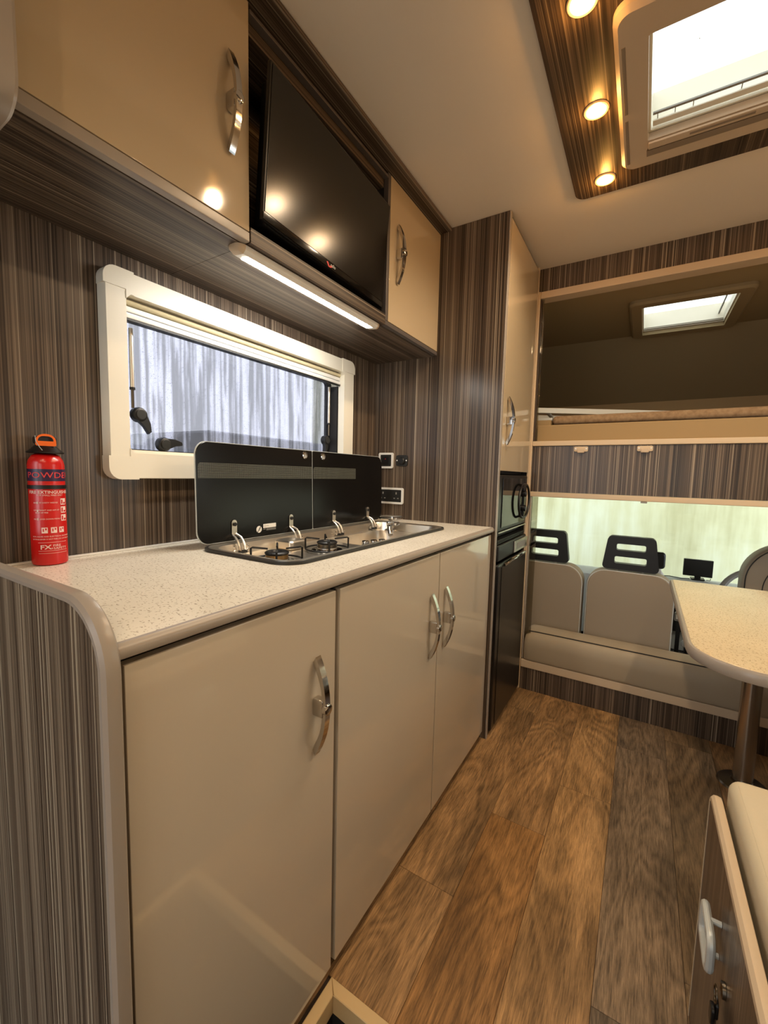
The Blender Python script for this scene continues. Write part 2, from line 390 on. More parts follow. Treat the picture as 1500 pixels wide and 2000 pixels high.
# left wall with window opening and an entrance door opening behind the camera
WY, WYE, WZ0, WZ1 = .545, 1.41, 1.138, 1.508
b = MB()
b.box(-.03, 0, .20, WY, -.04, ZR).box(-.03, 0, WYE, YB, -.04, ZR).box(-.03, 0, WY, WYE, -.04, WZ0).box(-.03, 0, WY, WYE, WZ1, ZR)
b.box(-.03, 0, YK, .20, -.04, ZR)
struct(b.build('wall_left', 'wood_v', smooth=0))
b = MB(); b.box(XW, XW+.03, YK, 1.2, -.04, ZR+.035).box(XW, XW+.03, 2.0, YB, -.04, ZR+.035).box(XW, XW+.03, 1.2, 2.0, -.04, .95).box(XW, XW+.03, 1.2, 2.0, 1.45, ZR+.035)
struct(b.build('wall_right', 'gloss', smooth=0))
b = MB(); b.box(-.03, .02, YK-.03, YK, -.04, ZR+.035).box(.02, .70, YK-.03, YK, 1.95, ZR+.035).box(.70, .95, YK-.03, YK, -.04, ZR+.035).box(1.9, XW+.03, YK-.03, YK, -.04, ZR+.035).box(.95, 1.9, YK-.03, YK, -.04, .85).box(.95, 1.9, YK-.03, YK, 1.55, ZR+.035)  # unseen rear wall; door and window openings added to let daylight in
struct(b.build('wall_rear', 'gloss', smooth=0))
b = MB(); b.ring(rrect(1.2, 2.0, .95, 1.45, .001, 4), rrect(1.23, 1.97, .98, 1.42, .03, 4), 'x', XW-.01, XW+.03); w3 = struct(b.build('added_window_3', 'cream_plastic'))  # dinette window out of view, added for daylight
MB().prism(rrect(1.231, 1.969, .981, 1.419, .03, 4), 'x', XW+.012, XW+.016).build('pane', 'glass', w3)
b = MB(); b.ring(rrect(.95, 1.9, .85, 1.55, .001, 4), rrect(.98, 1.87, .88, 1.52, .03, 4), 'y', YK-.03, YK+.01); w4 = struct(b.build('added_window_4', 'cream_plastic'))  # unseen rear window, added for its daylight
MB().prism(rrect(.981, 1.869, .881, 1.519, .03, 4), 'y', YK-.016, YK-.012).build('pane', 'glass', w4)
# ceiling with a square hole for the roof hatch
HX0, HX1, HY0, HY1 = 1.028, 1.432, 1.150, 1.488
b = MB()
for r in ((-.03, HX0, YK, YB), (HX1, XW+.03, YK, YB), (HX0, HX1, YK, HY0), (HX0, HX1, HY1, YB)):
    b.box(r[0], min(r[1], XW), r[2], r[3]-(.0 if r[3] < YB else .0), ZR, ZR+.034)
struct(b.build('ceiling', 'ceiling', smooth=0))
# striped panel on the ceiling
PZ = 2.094
b = MB()
po = rrect(.812, 1.648, -1.1, 1.716, (.03, .03, .035, .035), 6); pi = rrect(HX0, HX1, HY0, HY1, .0005, 6)
b.ring(po, pi, 'z', ZR-.0005, PZ)
tr = struct(b.build('trim_1', 'wood_c', smooth=30))
# cornice over the lockers
struct(MB().box(0.001, .354, .24, Y1-.001, 2.092, ZR-.001, .002).build('trim_2', 'wood_y'))

# downlights; the unseen pairs behind the camera are added for fill
LAMPS = [(.908, 1.636, 'frontmost glowing ceiling downlight beside the corner of the roof hatch'), (.908, 1.33, 'middle glowing ceiling downlight level with the middle of the roof hatch'),
         (.908, 1.028, 'glowing ceiling downlight cut by the top edge of the picture'),
         (1.552, 1.636, 'downlight on the far side of the roof hatch, nearest the bulkhead, outside the picture'), (1.552, 1.33, 'downlight on the far side of the roof hatch, level with its middle, outside the picture'),
         (1.552, 1.028, 'downlight on the far side of the roof hatch, nearest the camera, outside the picture'),
         (.908, -.35, 'left added fill downlight of the front pair behind the camera'), (1.552, -.35, 'right added fill downlight of the front pair behind the camera'),
         (.908, -.80, 'left added fill downlight of the rear pair behind the camera'), (1.552, -.80, 'right added fill downlight of the rear pair behind the camera')]
for i, (lx, ly, lab) in enumerate(LAMPS):
    L = thing('ceiling_downlight', lab, 'downlight', (lx, ly, PZ), 'warm downlights in the ceiling panel')
    MB().lathe([(.0315, PZ), (.0315, PZ-.002), (.029, PZ-.004), (.0245, PZ-.004), (.0245, PZ-.0015)], lx, ly, 32).build('bezel', 'trim_cream', L)
    MB().lathe([(.024, PZ-.0018), (.024, PZ-.0032), (.018, PZ-.0042)], lx, ly, 32).build('lens', 'lamp', L)
    ld = bpy.data.lights.new('bulb', 'SPOT'); ld.energy = LAMP_W; ld.color = (1, .79, .54); ld.spot_size = math.radians(165); ld.spot_blend = .8; ld.shadow_soft_size = .022
    lo = bpy.data.objects.new('bulb', ld); COL.objects.link(lo); lo.parent = L; lo.location = (0, 0, -.03)
    ld = bpy.data.lights.new('glow', 'POINT'); ld.energy = .55; ld.color = (1, .46, .10); ld.shadow_soft_size = .012
    lo = bpy.data.objects.new('glow', ld); COL.objects.link(lo); lo.parent = L; lo.location = (0, 0, -.026)
# roof hatch
def rooflight(name, x0, x1, y0, y1, zc, fr, mat, label, open_up=False):
    L = thing(name, label, 'roof hatch', ((x0+x1)/2, (y0+y1)/2, zc))
    po = rrect(x0-fr[0], x1+fr[0], y0-fr[1], y1+fr[2], .035, 8); pi = rrect(x0, x1, y0, y1, .004, 8)
    n = len(po); b = MB()
    mid = rrect(x0-fr[0]+.01, x1+fr[0]-.01, y0-fr[1]+.01, y1+fr[2]-.01, .028, 8)
    # bowed frame: deeper in the middle, rolled outer edge
    b.ring(po, mid, 'z', zc, zc-.014, zc, zc-.024); b.ring(mid, pi, 'z', zc, zc-.024, zc+.0, zc-.020)
    b.build('surround', mat, L)
    b = MB(); b.ring(rrect(x0-.001, x1+.001, y0-.001, y1+.001, .004, 2), rrect(x0+.006, x1-.006, y0+.006, y1-.006, .004, 2), 'z', zc+.001, zc+.10)
    b.build('lining', 'cream_plastic', L)
    MB().prism(rrect(x0+.007, x1-.007, y0+.007, y1-.007, .01, 3), 'z', zc+.10, zc+.104).build('pane', 'glass', L)
    return L
RH = rooflight('roof_hatch', HX0, HX1, HY0, HY1+.0, PZ-.001, (.068, .085, .112), 'hatch_plastic', 'large open roof hatch with pale plastic surround set in the striped ceiling panel')
zf = PZ-.0245
MB().box(.975, .983, 1.15, 1.355, zf-.0012, zf+.0016, .001).build('vent_slot', 'slot_grey', RH)
MB().box(.975, .983, 1.378, 1.562, zf-.0012, zf+.0016, .001).build('vent_slot', 'slot_grey', RH)
MB().box(HX0+.002, HX1-.002, HY1+.004, HY1+.030, zf-.004, zf+.003, .002).build('blind_bar', 'hatch_plastic', RH)
MB().box(HX0+.10, HX0+.24, HY1+.010, HY1+.018, zf-.006, zf-.003, .001).build('grip_strip', 'slot_grey', RH)
MB().box(HX0-.002, HX1+.002, HY1+.036, HY1+.062, zf-.0015, zf+.003, .001).build('mesh_strip', 'slot_grey', RH)
MB().box(HX0+.0, HX1, HY1+.0315, HY1+.0345, zf-.001, zf+.003, 0).build('shadow_gap', 'plinth', RH)
# raised lid rail with notches, seen through the hatch
MB().box(HX0+.01, HX1-.01, HY1-.055, HY1-.047, zf+.035, zf+.039).build('screen_rail', 'grey_plastic', RH)
for k in range(6):
    MB().box(HX0+.02+k*.06+(0 if k > 2 else -.02*k), HX0+.022+k*.06+(0 if k > 2 else -.02*k), HY1-.047, HY1-.030, zf+.035, zf+.039).build('rail_notch', 'grey_plastic', RH)
MB().box(HX0+.01, HX1-.01, HY1-.031, HY1-.010, zf+.03, zf+.036, .002).build('blind_fabric', 'cream_plastic', RH)
b = MB(); b.box(HX0+.03, HX0+.045, HY0+.03, HY0+.06, zf+.07, zf+.078, .002).box(HX0+.022, HX0+.055, HY0+.042, HY0+.048, zf+.066, zf+.07, .001)
b.build('catch', 'grey_plastic', RH)

for dx, dy, a, L_ in ((.21, .10, .5, .010), (.235, .155, 1.9, .013), (.10, .22, 1.2, .005), (.03, .025, .3, .008)):
    px_, py_ = HX0+dx, HY0+dy; ca, sa = math.cos(a)*L_, math.sin(a)*L_
    MB().prism([(px_-ca, py_-sa), (px_+sa*.15, py_-ca*.15), (px_+ca, py_+sa), (px_-sa*.15, py_+ca*.15)], 'z', PZ+.1035, PZ+.1045).build('leaf_speck', 'slot_grey', RH)
# ------------------------------------------------------------------ front bulkhead
b = MB()
T = .06
b.box(0, XT, YB, YB+T, 0, ZR+.035)                                     # behind the tall cabinet
b.box(XT, XW, YB, YB+T, 2.0, ZR+.035)
b.box(XT, XW, YB, YB+.03, 1.034, 1.259)
wf = struct(b.build('wall_front', 'wood_v', smooth=0))
def trimbar(x0, x1, z0, z1, y0=YB-.008, y1=YB+.03, mat='trim_cream'):
    return MB().box(x0, x1, y0, y1, z0, z1, .003, 2).build('trim_bar', mat, wf)
trimbar(XT+.012, XW, 1.966, 1.999, y1=YB+.06)
trimbar(XT+.012, XW, 1.260, 1.284)
trimbar(XT+.012, XW, 1.009, 1.033)
trimbar(XT, XT+.012, 0.0, 1.999, y0=YB-.012)
trimbar(XT+.0125, XT+.020, 0.165, 1.008, y0=YB-.004, mat='trim_grey'); trimbar(XT+.0125, XT+.020, 1.285, 1.965, y0=YB-.004, mat='plinth')
MB().box(XT+.021, XT+.052, YB+.002, YB+.006, .165, 1.008, .001).build('acrylic_strip', 'acrylic', wf)
MB().box(XT+.021, XT+.030, YB+.002, YB+.006, 1.285, 1.965, .001).build('acrylic_strip', 'acrylic', wf)
MB().box(1.079, 1.104, YB-.006, YB+.012, 1.001, 1.009, .002).build('clip', 'grey_plastic', wf)
for cx_, nm in ((.822, 'left'), (1.08, 'right')):
    c = thing('panel_catch', 'small cream latch on the striped bulkhead panel, ' + ('nearer the tall cabinet' if nm == 'left' else 'further from the tall cabinet'), 'latch', (cx_, YB-.001, 1.242), 'cream latches on the bulkhead panel')
    MB().prism(rrect(cx_-.030, cx_+.030, 1.231, 1.255, .005, 3), 'y', YB-.0015, YB-.007, .001).build('plate', 'trim_cream', c)
    MB().prism(rrect(cx_-.016, cx_+.016, 1.225, 1.243, .005, 3), 'y', YB-.0075, YB-.016, .002).build('lever', 'hatch_plastic', c)
    for sx in (-.023, .023): MB().cyl((cx_+sx, 1.245), .003, YB-.0072, YB-.0092, 'y', 12).build('screw', 'steel', c)
# ------------------------------------------------------------------ over-cab bunk
SX0, SX1, SY0, SY1 = 1.02, 1.402, 2.525, 2.99
b = MB()
for r in ((-.1, SX0, 2.261, 3.05), (SX1, XW+.1, 2.261, 3.05), (SX0, SX1, 2.261, SY0), (SX0, SX1, SY1, 3.05)):
    b.box(r[0], r[1], r[2], r[3], 1.98, 2.0)
b.prism([(3.05, 1.98), (3.56, 1.655), (3.58, 1.67), (3.06, 2.0)], 'x', -.1, XW+.1)
b.box(-.12, -.1, 2.261, 3.6, 1.24, 2.0).box(XW+.1, XW+.12, 2.261, 3.6, 1.24, 2.0)
lu = struct(b.build('ceiling_over_cab', 'fabric', smooth=0)); lu.name = 'trim_3'
struct(MB().box(-.1, XW+.1, 3.555, 3.58, 1.24, 1.656).build('trim_4', 'fabric_l', smooth=0))
struct(MB().box(-.1, XW+.1, 2.232, 3.58, 1.20, 1.235).build('trim_5', 'fabric_l', smooth=0))
for bx, by, bz in ((1.19, 3.227, 1.867), (1.20, 3.51, 1.685), (.687, 3.51, 1.685), (.692, 3.227, 1.867), (.70, 2.98, 1.978), (1.75, 3.3, 1.82)):
    MB().lathe([(.007, bz+.004), (.008, bz-.001), (.005, bz-.005), (.001, bz-.006)], bx, by, 14).build('button', 'fabric_l', lu)
rooflight('bunk_roof_hatch', SX0, SX1, SY0, SY1, 1.979, (.055, .07, .055), 'fabric', 'small bright roof hatch above the over-cab bunk')
MB().box(SX0+.008, SX1-.03, SY0+.15, SY0+.157, 2.02, 2.026).build('blind_rail', 'grey_plastic', bpy.data.objects['bunk_roof_hatch'])
MB().box(SX1-.032, SX1-.026, SY0+.01, SY1-.01, 2.02, 2.03).build('blind_rail', 'grey_plastic', bpy.data.objects['bunk_roof_hatch'])
MB().box(SX0+.008, SX1-.008, SY1-.02, SY1-.008, 1.985, 1.995).build('blind_bar', 'steel_dark', bpy.data.objects['bunk_roof_hatch'])
tag(MB().box(XT+.021, XW, 2.232, 2.262, 1.236, 1.366, .006, 3).build('bunk_front_board', 'board'), 'beige upholstered board along the front edge of the over-cab bunk', 'bunk board')
tag(MB().box(.672, XW-.02, 2.270, 3.50, 1.37, 1.415, .019, 4).build('bunk_mattress', 'mattress'), 'thin brown fleecy mattress lying on the over-cab bunk', 'mattress')
tag(MB().box(.59, .668, 2.264, 2.6, 1.345, 1.395, .004, 2).build('bunk_end_block', 'board'), 'small brown block beside the left end of the bunk mattress', 'block')
tag(MB().box(-.05, XW, 2.263, 3.54, 1.236, 1.344).build('bunk_platform', 'board'), 'flat platform hidden under the brown bunk mattress', 'platform')
ld = thing('bunk_ladder', 'pale aluminium ladder lying across the left end of the bunk mattress', 'ladder', (.75, 2.5, 1.42))
A, B_ = Vector((.50, 2.36, 1.466)), Vector((1.25, 2.56, 1.431))
def slab(p, q, w, h):
    d = (q-p).normalized(); n_ = d.cross(Vector((0, 0, 1))).normalized(); u = n_.cross(d); vs = []
    for P in (p, q):
        for a, c in ((-w, -h), (w, -h), (w, h), (-w, h)): vs.append(P+n_*a+u*c)
    return MB().add(vs, [(0, 1, 2, 3), (7, 6, 5, 4), (0, 4, 5, 1), (1, 5, 6, 2), (2, 6, 7, 3), (3, 7, 4, 0)])
slab(A, B_, .010, .013).build('rail', 'alu', ld)
off = Vector((-.02, .30, .0)); slab(A+off, B_+off, .010, .013).build('rail', 'alu', ld)
for k in range(3):
    P = A.lerp(B_, .15+.3*k); MB().tube([P+Vector((0, 0, .004)), P+off+Vector((0, 0, .004))], .010, 10).build('rung', 'alu', ld)
tag(MB().box(.55, .665, 2.31, 2.355, 1.397, 1.412, .003).build('ladder_hook', 'alu'), 'short pale metal bar end below the bunk ladder, at the left edge of the opening', 'bar')

# ------------------------------------------------------------------ handles
def bow_handle(parent, xf, y, zc, L=.195, out=.032, w=.014):
    h = L/2; N = 14; outer = []; inner = []
    for i in range(N+1):
        s = -1+2*i/N; z = zc+h*s; k = 1-abs(s)**2.2
        outer.append((xf+.007+(out-.007)*k, z)); inner.append((xf+.001+(out-.009)*max(0, 1-abs(s*1.06)**2.4), zc+(h-.010)*s))
    # solid bar with flat feet against the door
    po = [(xf+.0005, zc-h)]+outer+[(xf+.0005, zc+h)]; pin = [(xf+.0005, zc+h-.016)]+[(max(u, xf+.0005), v) for u, v in reversed(inner[1:-1])]+[(xf+.0005, zc-h+.016)]
    b = MB(); n = len(outer)
    vs = []; fs = []
    for yy in (y-w/2, y+w/2):
        for u, v in outer: vs.append((u, yy, v))
        for u, v in inner: vs.append((max(u, xf+.0006), yy, v))
    for i in range(n-1):
        a, c = i, i+1; fs.append((a, c, n+c, n+a)); o2 = 2*n
        fs.append((o2+a, o2+n+a, o2+n+c, o2+c)); fs.append((a, o2+a, o2+c, c)); fs.append((n+a, n+c, o2+n+c, o2+n+a))
    fs.append((0, n, 3*n, 2*n)); fs.append((n-1, 3*n-1, 4*n-1, 2*n-1))
    b.add(vs, fs); hd = b.build('handle', 'chrome', parent)
    MB().box(xf+.0005, xf+out-.006, y-w*.62, y+w*.62, zc-.017, zc+.017, .003, 2).build('latch_block', 'chrome', hd)
    MB().lathe([(.0105, xf+out-.006), (.0105, xf+out+.002), (.008, xf+out+.0035), (.001, xf+out+.0035)], y, zc, 20, 'x').build('release_button', 'chrome', hd)
    return hd

# ------------------------------------------------------------------ kitchen base units
XD = .577; DT, DB = .870, .036
def base_unit(y0, y1, doors, label):
    c = thing('base_cabinet', label, 'cabinet', ((XD-.02)/2, (y0+y1)/2, 0), 'gloss kitchen base cabinets')
    b = MB(); t_ = .015
    b.box(.002, XD-.022, y0, y0+t_, .03, .868).box(.002, XD-.022, y1-t_, y1, .03, .868).box(.002, XD-.022, y0+t_, y1-t_, .03, .045).box(.002, .012, y0+t_, y1-t_, .045, .868)
    b.build('carcass', 'dark_gap', c)
    MB().box(XD-.055, XD-.040, y0, y1, .0005, .0295).build('plinth', 'plinth', c)
    for (a, d, hy) in doors:
        dr = MB().box(XD-.018, XD, a, d, DB, DT, .0015, 2).build('door', 'gloss', c)
        bow_handle(dr, XD, hy, .661)
    return c
cA = base_unit(.238, .654, [(.248, .650, .589)], 'single-door gloss cashmere base cabinet at the near end of the kitchen')
MB().box(XD-.016, XD-.010, .6505, .6535, DB, DT).build('gap_strip', 'dark_gap', cA)
cB = base_unit(.656, 1.664, [(.664, 1.154, 1.099), (1.159, 1.655, 1.202)], 'double-door gloss cashmere base cabinet under the hob and sink')
MB().box(XD-.045, XD-.0215, 1.145, 1.168, DB, DT-.004).build('door_gap_shade', 'dark_gap', cB)  # dark strip put in to shade the gap between the doors
MB().box(XD-.020, XD-.012, .6565, .6635, DB, DT).build('gap_strip', 'dark_gap', cB)
for c_u, ya, yb_ in ((cA, .24, .652), (cB, .658, 1.662)): MB().box(XD-.035, XD-.019, ya, yb_, DT+.0005, .878).build('worktop_gap_shade', 'dark_gap', c_u)  # dark backing that paints the shade in the gap under the worktop
# worktop with a cut-out
GX0, GX1, GY0, GY1 = .150, .437, .665, 1.480
wt = thing('worktop', 'cream flecked kitchen worktop with a grey rounded front edge', 'worktop', (.29, .95, .879))
b = MB(); y0, y1, x1 = .2385, Y1-.001, .573
b.ring(rrect(.001, x1, y0, y1, .0005, 6), rrect(GX0, GX1, GY0, GY1, .05, 6), 'z', .880, .90)
b.build('slab', 'worktop', wt, smooth=20)
sec = [(0, .879), (.005, .8792), (.010, .882), (.012, .889), (.010, .895), (.005, .8995), (0, .90)]
MB().sweep([(x1+.0002, y1), (x1+.0002, y0)][::-1], sec, 'z').build('edge_trim', 'trim_grey', wt)
MB().box(.001, .010, y0, y1, .9002, .9045, .001).build('rear_seal', 'white', wt)
# end panel with rounded corner and T-trim
ep = thing('end_panel', 'striped grey end panel with rounded top corner and metallic edge beside the kitchen unit', 'panel', (.29, .226, 0))
pts = rrect(.001, .588, .0005, .945, (.0005, .0005, .075, .0005), 10)
MB().prism(pts, 'y', .217, .2365).build('board', 'wood_v_grey', ep)
path = [(.5882, .0005)]+[(.5882-.075+.075*math.cos(a), .8702+.075*math.sin(a)) for a in [math.radians(9*i) for i in range(11)]]+[(.001, .9452)]
sec = [(-.0005, .2155), (.004, .2158), (.0085, .2195), (.010, .2267), (.0085, .234), (.004, .2375), (-.0005, .2378)]
MB().sweep(path, sec, 'y').build('edge_trim', 'trim_grey', ep)

# ------------------------------------------------------------------ hob and sink
hb = thing('hob_sink', 'stainless steel two-burner hob and sink combination with raised black glass lids', 'hob', (.295, 1.07, .90))
po = rrect(.128, .458, .645, 1.500, .06, 8); pm = rrect(.136, .450, .653, 1.492, .053, 8); pi = rrect(.156, .431, .672, 1.473, .045, 8); pb = rrect(.166, .421, .684, 1.461, .04, 8)
MB().ring(po, pm, 'z', .9005, .907).build('rubber_seal', 'rubber', hb)
b = MB(); b.ring(pm, pi, 'z', .9035, .9085, .9005, .9055)
b.build('rim', 'steel', hb)
n = len(pi); zb = .878
vs = [(*p, .9055) for p in pi]+[(*p, zb) for p in pb]; fs = [(i, (i+1) % n, n+(i+1) % n, n+i) for i in range(n)]
# floor of the hob side and the deeper sink bowl: two trays
b = MB(); b.add(vs, fs)
sink = rrect(.185, .405, 1.08, 1.44, .05, 8); fl = rrect(.166, .421, .684, 1.461, .04, 8)
b.ring(fl, sink, 'z', zb-.001, zb)
sb = rrect(.20, .39, 1.10, 1.42, .05, 8)
b.add([(*p, zb) for p in sink]+[(*p, .80) for p in sb]+[], [(i, (i+1) % n, n+(i+1) % n, n+i) for i in range(n)]+[tuple(range(n, 2*n))])
b.build('bowl', 'steel', hb)
MB().cyl((.295, 1.26), .022, .8005, .803).build('drain', 'chrome', hb)
for (bx, by) in ((.318, .742), (.312, .945)):
    br = MB().lathe([(.046, zb+.0005), (.044, zb+.004), (.030, zb+.006), (.030, zb+.010)], bx, by, 28).build('burner', 'chrome', hb)
    MB().lathe([(.028, zb+.0105), (.028, zb+.020), (.026, zb+.021)], bx, by, 28).build('burner_ring', pmat('brass_ring', (150, 120, 80), .35, metal=.8) if bx == .318 else 'steel_dark', br)
    MB().lathe([(.029, zb+.0215), (.030, zb+.025), (.026, zb+.028), (.014, zb+.028), (.011, zb+.025)], bx, by, 28).build('burner_cap', 'black', br)
    b = MB(); R_ = .062
    b.tube([(bx+R_*math.cos(a), by+R_*math.sin(a), zb+.006) for a in [2*math.pi*i/28 for i in range(28)]], .0026, 6, True)
    for k in range(4):
        a = math.pi/4+k*math.pi/2; ca, sa = math.cos(a), math.sin(a)
        for r0 in (1,):
            b.tube([(bx+R_*ca, by+R_*sa, zb+.006), (bx+R_*ca, by+R_*sa, zb+.036), (bx+(R_-.004)*ca, by+(R_-.004)*sa, zb+.038), (bx+.022*ca, by+.022*sa, zb+.034)], .0026, 6)
    b.build('pan_support', 'black', hb)
b = MB(); b.prism(rrect(.175, .245, .868, .935, .012, 5), 'z', zb+.0005, zb+.027, .004); b.build('control_box', 'steel', hb)
MB().prism(rrect(.190, .230, .0, .0, 0, 1), 'z', 0, 0)
for k in range(3): MB().cyl((.427, .80+.06*k), .004, zb+.001, zb+.02, 'z', 10) if False else None
# tap folded down
tp = MB().lathe([(.024, zb+.0005), (.024, zb+.006), (.014, zb+.010), (.013, zb+.030)], .235, 1.435, 24).build('tap', 'chrome', hb)
MB().tube([(.235, 1.435, zb+.030), (.250, 1.40, zb+.034), (.285, 1.34, zb+.036), (.325, 1.28, zb+.030), (.335, 1.268, zb+.012)], [.011, .010, .010, .010, .009], 14).build('spout', 'chrome', tp)
MB().prism(rrect(.205, .285, 1.385, 1.455, .012, 5), 'z', zb+.0475, zb+.062, .004).build('tap_lever', 'chrome', tp)
MB().prism(rrect(.30, .34, 1.29, 1.33, .01, 4), 'z', zb+.041, zb+.054, .003).build('spout_block', 'chrome', tp)
for k in range(3): MB().lathe([(.012, zb+.0005), (.012, zb+.012), (.010, zb+.016)], .355+.012*k, 1.08+.03*k, 16).build('gas_knob', 'chrome', hb)
# lids (slightly tilted back), each with hinges
def lid(y0, y1, rr_, hinges, first):
    tilt = .02; zb_ = .912; H = .262
    def fn(v): return Vector((v.x-(v.z-zb_)*tilt, v.y, v.z))
    n1 = 8; b = MB(); b.prism(rrect(y0, y1, zb_, zb_+H, rr_, n1), 'x', .134, .139, .001); b.xform(fn)
    o = b.build('glass_lid', 'lid', hb)
    b = MB(); b.ring(rrect(y0-.0015, y1+.0015, zb_-.0015, zb_+H+.0015, rr_, n1), rrect(y0-.0001, y1+.0001, zb_, zb_+H+.0001, rr_, n1), 'x', .1335, .137); b.xform(fn); b.build('lid_edge', 'alu', o)
    b = MB(); b.prism(rrect(y0+.004 if first else y0+.001, y1-.001 if first else 1.33, 1.082, 1.122, (0, 0, .0, .012), 4), 'x', .1392, .1394); b.xform(fn); b.build('dot_screen', 'lid_print', o)  # window frame showing through the dotted lid, put in as paler dots
    hy = y1-.036 if first else y0+.052
    b = MB(); b.lathe([(.012, .1392), (.012, .1412), (.009, .142), (.009, .1392)], hy, 1.158, 20, 'x'); b.xform(fn); b.build('finger_ring', 'chrome', o)
    b = MB(); b.lathe([(.0085, .1393), (.0085, .1396)], hy, 1.158, 20, 'x'); b.xform(fn); b.build('finger_hole', 'grey_plastic', o)
    for h in hinges:
        hg = MB().prism(rrect(h-.0085, h+.0085, .928, .969, (.001, .001, .0085, .0085), 4), 'x', .1395, .1415).build('hinge', 'steel', hb)
        MB().lathe([(.0055, .142), (.0055, .1455), (.003, .147)], h, .957, 10, 'x').build('bolt', 'black', hg)
        b = MB()
        for sy in (-.008, .008):
            pth = [(.1405, h+sy*.6, .930), (.147, h+sy, .926), (.156, h+sy*1.1, .922), (.166, h+sy*1.1, .912), (.173, h+sy*1.1, .900), (.176, h+sy*1.1, .888)]
            b.tube(pth, .0036, 8)
        b.build('hinge_arm', 'steel', hg)
        for sy in (-.021, .021):
            for zz in (.897, .888): MB().lathe([(.0035, .1675), (.0035, .172), (.002, .173)], h+sy, zz, 10, 'x').build('rivet', 'chrome', hg)
        MB().box(.1705, .179, h-.013, h+.013, .8815, .8905, .001).build('hinge_stop', 'black', hg)
    return o
L1 = lid(.648, 1.0795, (.034, .004, .004, .034), (.757, .975), True)
L2 = lid(1.083, 1.520, (.004, .034, .034, .004), (1.192, 1.411), False)
# stickers on the first lid
MB().lathe([(.010, .1393), (.010, .1398)], .845, .934, 24, 'x').build('round_sticker', 'white', L1)
b = MB(); b.prism([(.838, .926), (.8395, .9245), (.852, .942), (.8505, .9435)], 'x', .13985, .1401); b.prism([(.846, .929), (.8472, .929), (.850, .938), (.849, .938)], 'x', .13985, .1401); b.build('sticker_mark', 'black', L1)
MB().prism(rrect(.861, .911, .936, .948, .001, 2), 'x', .1393, .1398).build('label_sticker', 'white', L1)
b = MB(); b.ring(circ(.867, .942, .0035, 12), circ(.867, .942, .0028, 12), 'x', .13985, .1401); b.prism([(.872, .9413), (.882, .9413), (.882, .9425), (.872, .9425)], 'x', .13985, .1401); b.build('sticker_mark', 'grey_plastic', L1)
b = MB()
for k in range(3): b.prism([(.873, .9285+.0022*k), (.911, .9285+.0022*k), (.911, .9295+.0022*k), (.873, .9295+.0022*k)], 'x', .1393, .1396)
b.prism([(.861, .932), (.870, .932), (.870, .9335), (.861, .9335)], 'x', .1393, .1396); b.build('sticker_text', 'grey_plastic', L1)

# ------------------------------------------------------------------ kitchen window
wn = MB(); FX = .030
oy0, oy1, oz0, oz1 = .503, 1.452, 1.079, 1.556
po = rrect(oy0-.004, oy1+.004, oz0-.002, oz1+.002, .03, 8); pm = rrect(oy0, oy1, oz0, oz1, .026, 8); pi = rrect(WY+.002, WYE-.022, WZ0+.001, WZ1-.001, .012, 8)
wn.ring(po, pm, 'x', .0005, .018, .0005, FX); wn.ring(pm, pi, 'x', .0005, FX, .0005, FX)
win = struct(wn.build('window_1', 'cream_plastic', smooth=35))
# proud corner pieces, one at each corner
for (cy0, cy1, cz0, cz1, rr4) in ((oy0-.0055, oy0+.062, oz1-.040, oz1+.0035, (.002, .002, .002, .028)), (oy0-.0055, oy0+.062, oz0-.0035, oz0+.052, (.028, .002, .002, .002)),
                              (WYE-.036, oy1+.0055, oz1-.045, oz1+.0035, (.002, .002, .028, .002)), (WYE-.036, oy1+.0055, oz0-.0035, oz0+.052, (.002, .028, .002, .002))):
    lo_y = cy0 < 1; ay, by_ = (cy0, WY+.0015) if lo_y else (WYE-.0215, cy1)
    up = cz1 > 1.4; az, bz_ = (WZ1-.0005, cz1) if up else (cz0, WZ0+.0005)
    # L-shaped cover
    if lo_y and up: q = [(cy0+.0, cz0), (WY+.0015, cz0), (WY+.0015, WZ1-.012), (WY+.012, WZ1-.0005), (cy1, WZ1-.0005), (cy1, cz1)]+[(cy0+.028-.028*math.sin(a), cz1-.028+.028*math.cos(a)) for a in [math.radians(15*i) for i in range(7)]]
    elif lo_y: q = [(cy0, cz1), (WY+.0015, cz1), (WY+.0015, WZ0+.012), (WY+.012, WZ0+.0005), (cy1, WZ0+.0005), (cy1, cz0)]+[(cy0+.028-.028*math.sin(a), cz0+.028-.028*math.cos(a)) for a in [math.radians(15*i) for i in range(7)]]
    elif up: q = [(cy1, cz0), (WYE-.0215, cz0), (WYE-.0215, WZ1-.012), (WYE-.034, WZ1-.0005), (cy0, WZ1-.0005), (cy0, cz1)]+[(cy1-.028+.028*math.sin(a), cz1-.028+.028*math.cos(a)) for a in [math.radians(15*i) for i in range(7)]]
    else: q = [(cy1, cz1), (WYE-.0215, cz1), (WYE-.0215, WZ0+.012), (WYE-.034, WZ0+.0005), (cy0, WZ0+.0005), (cy0, cz0)]+[(cy1-.028+.028*math.sin(a), cz0+.028-.028*math.cos(a)) for a in [math.radians(15*i) for i in range(7)]]
    MB().prism(q, 'x', .0006, FX+.0018).build('corner_cover', 'cream_plastic', win)
IY0, IY1 = WY+.002, WYE-.022
b = MB(); b.ring(rrect(WY+.0005, WYE-.0005, WZ0+.0005, WZ1-.0005, .004, 3), rrect(WY+.012, WYE-.012, WZ0+.010, WZ1-.008, .004, 3), 'x', -.045, -.0005); b.build('reveal', 'cream_plastic', win)
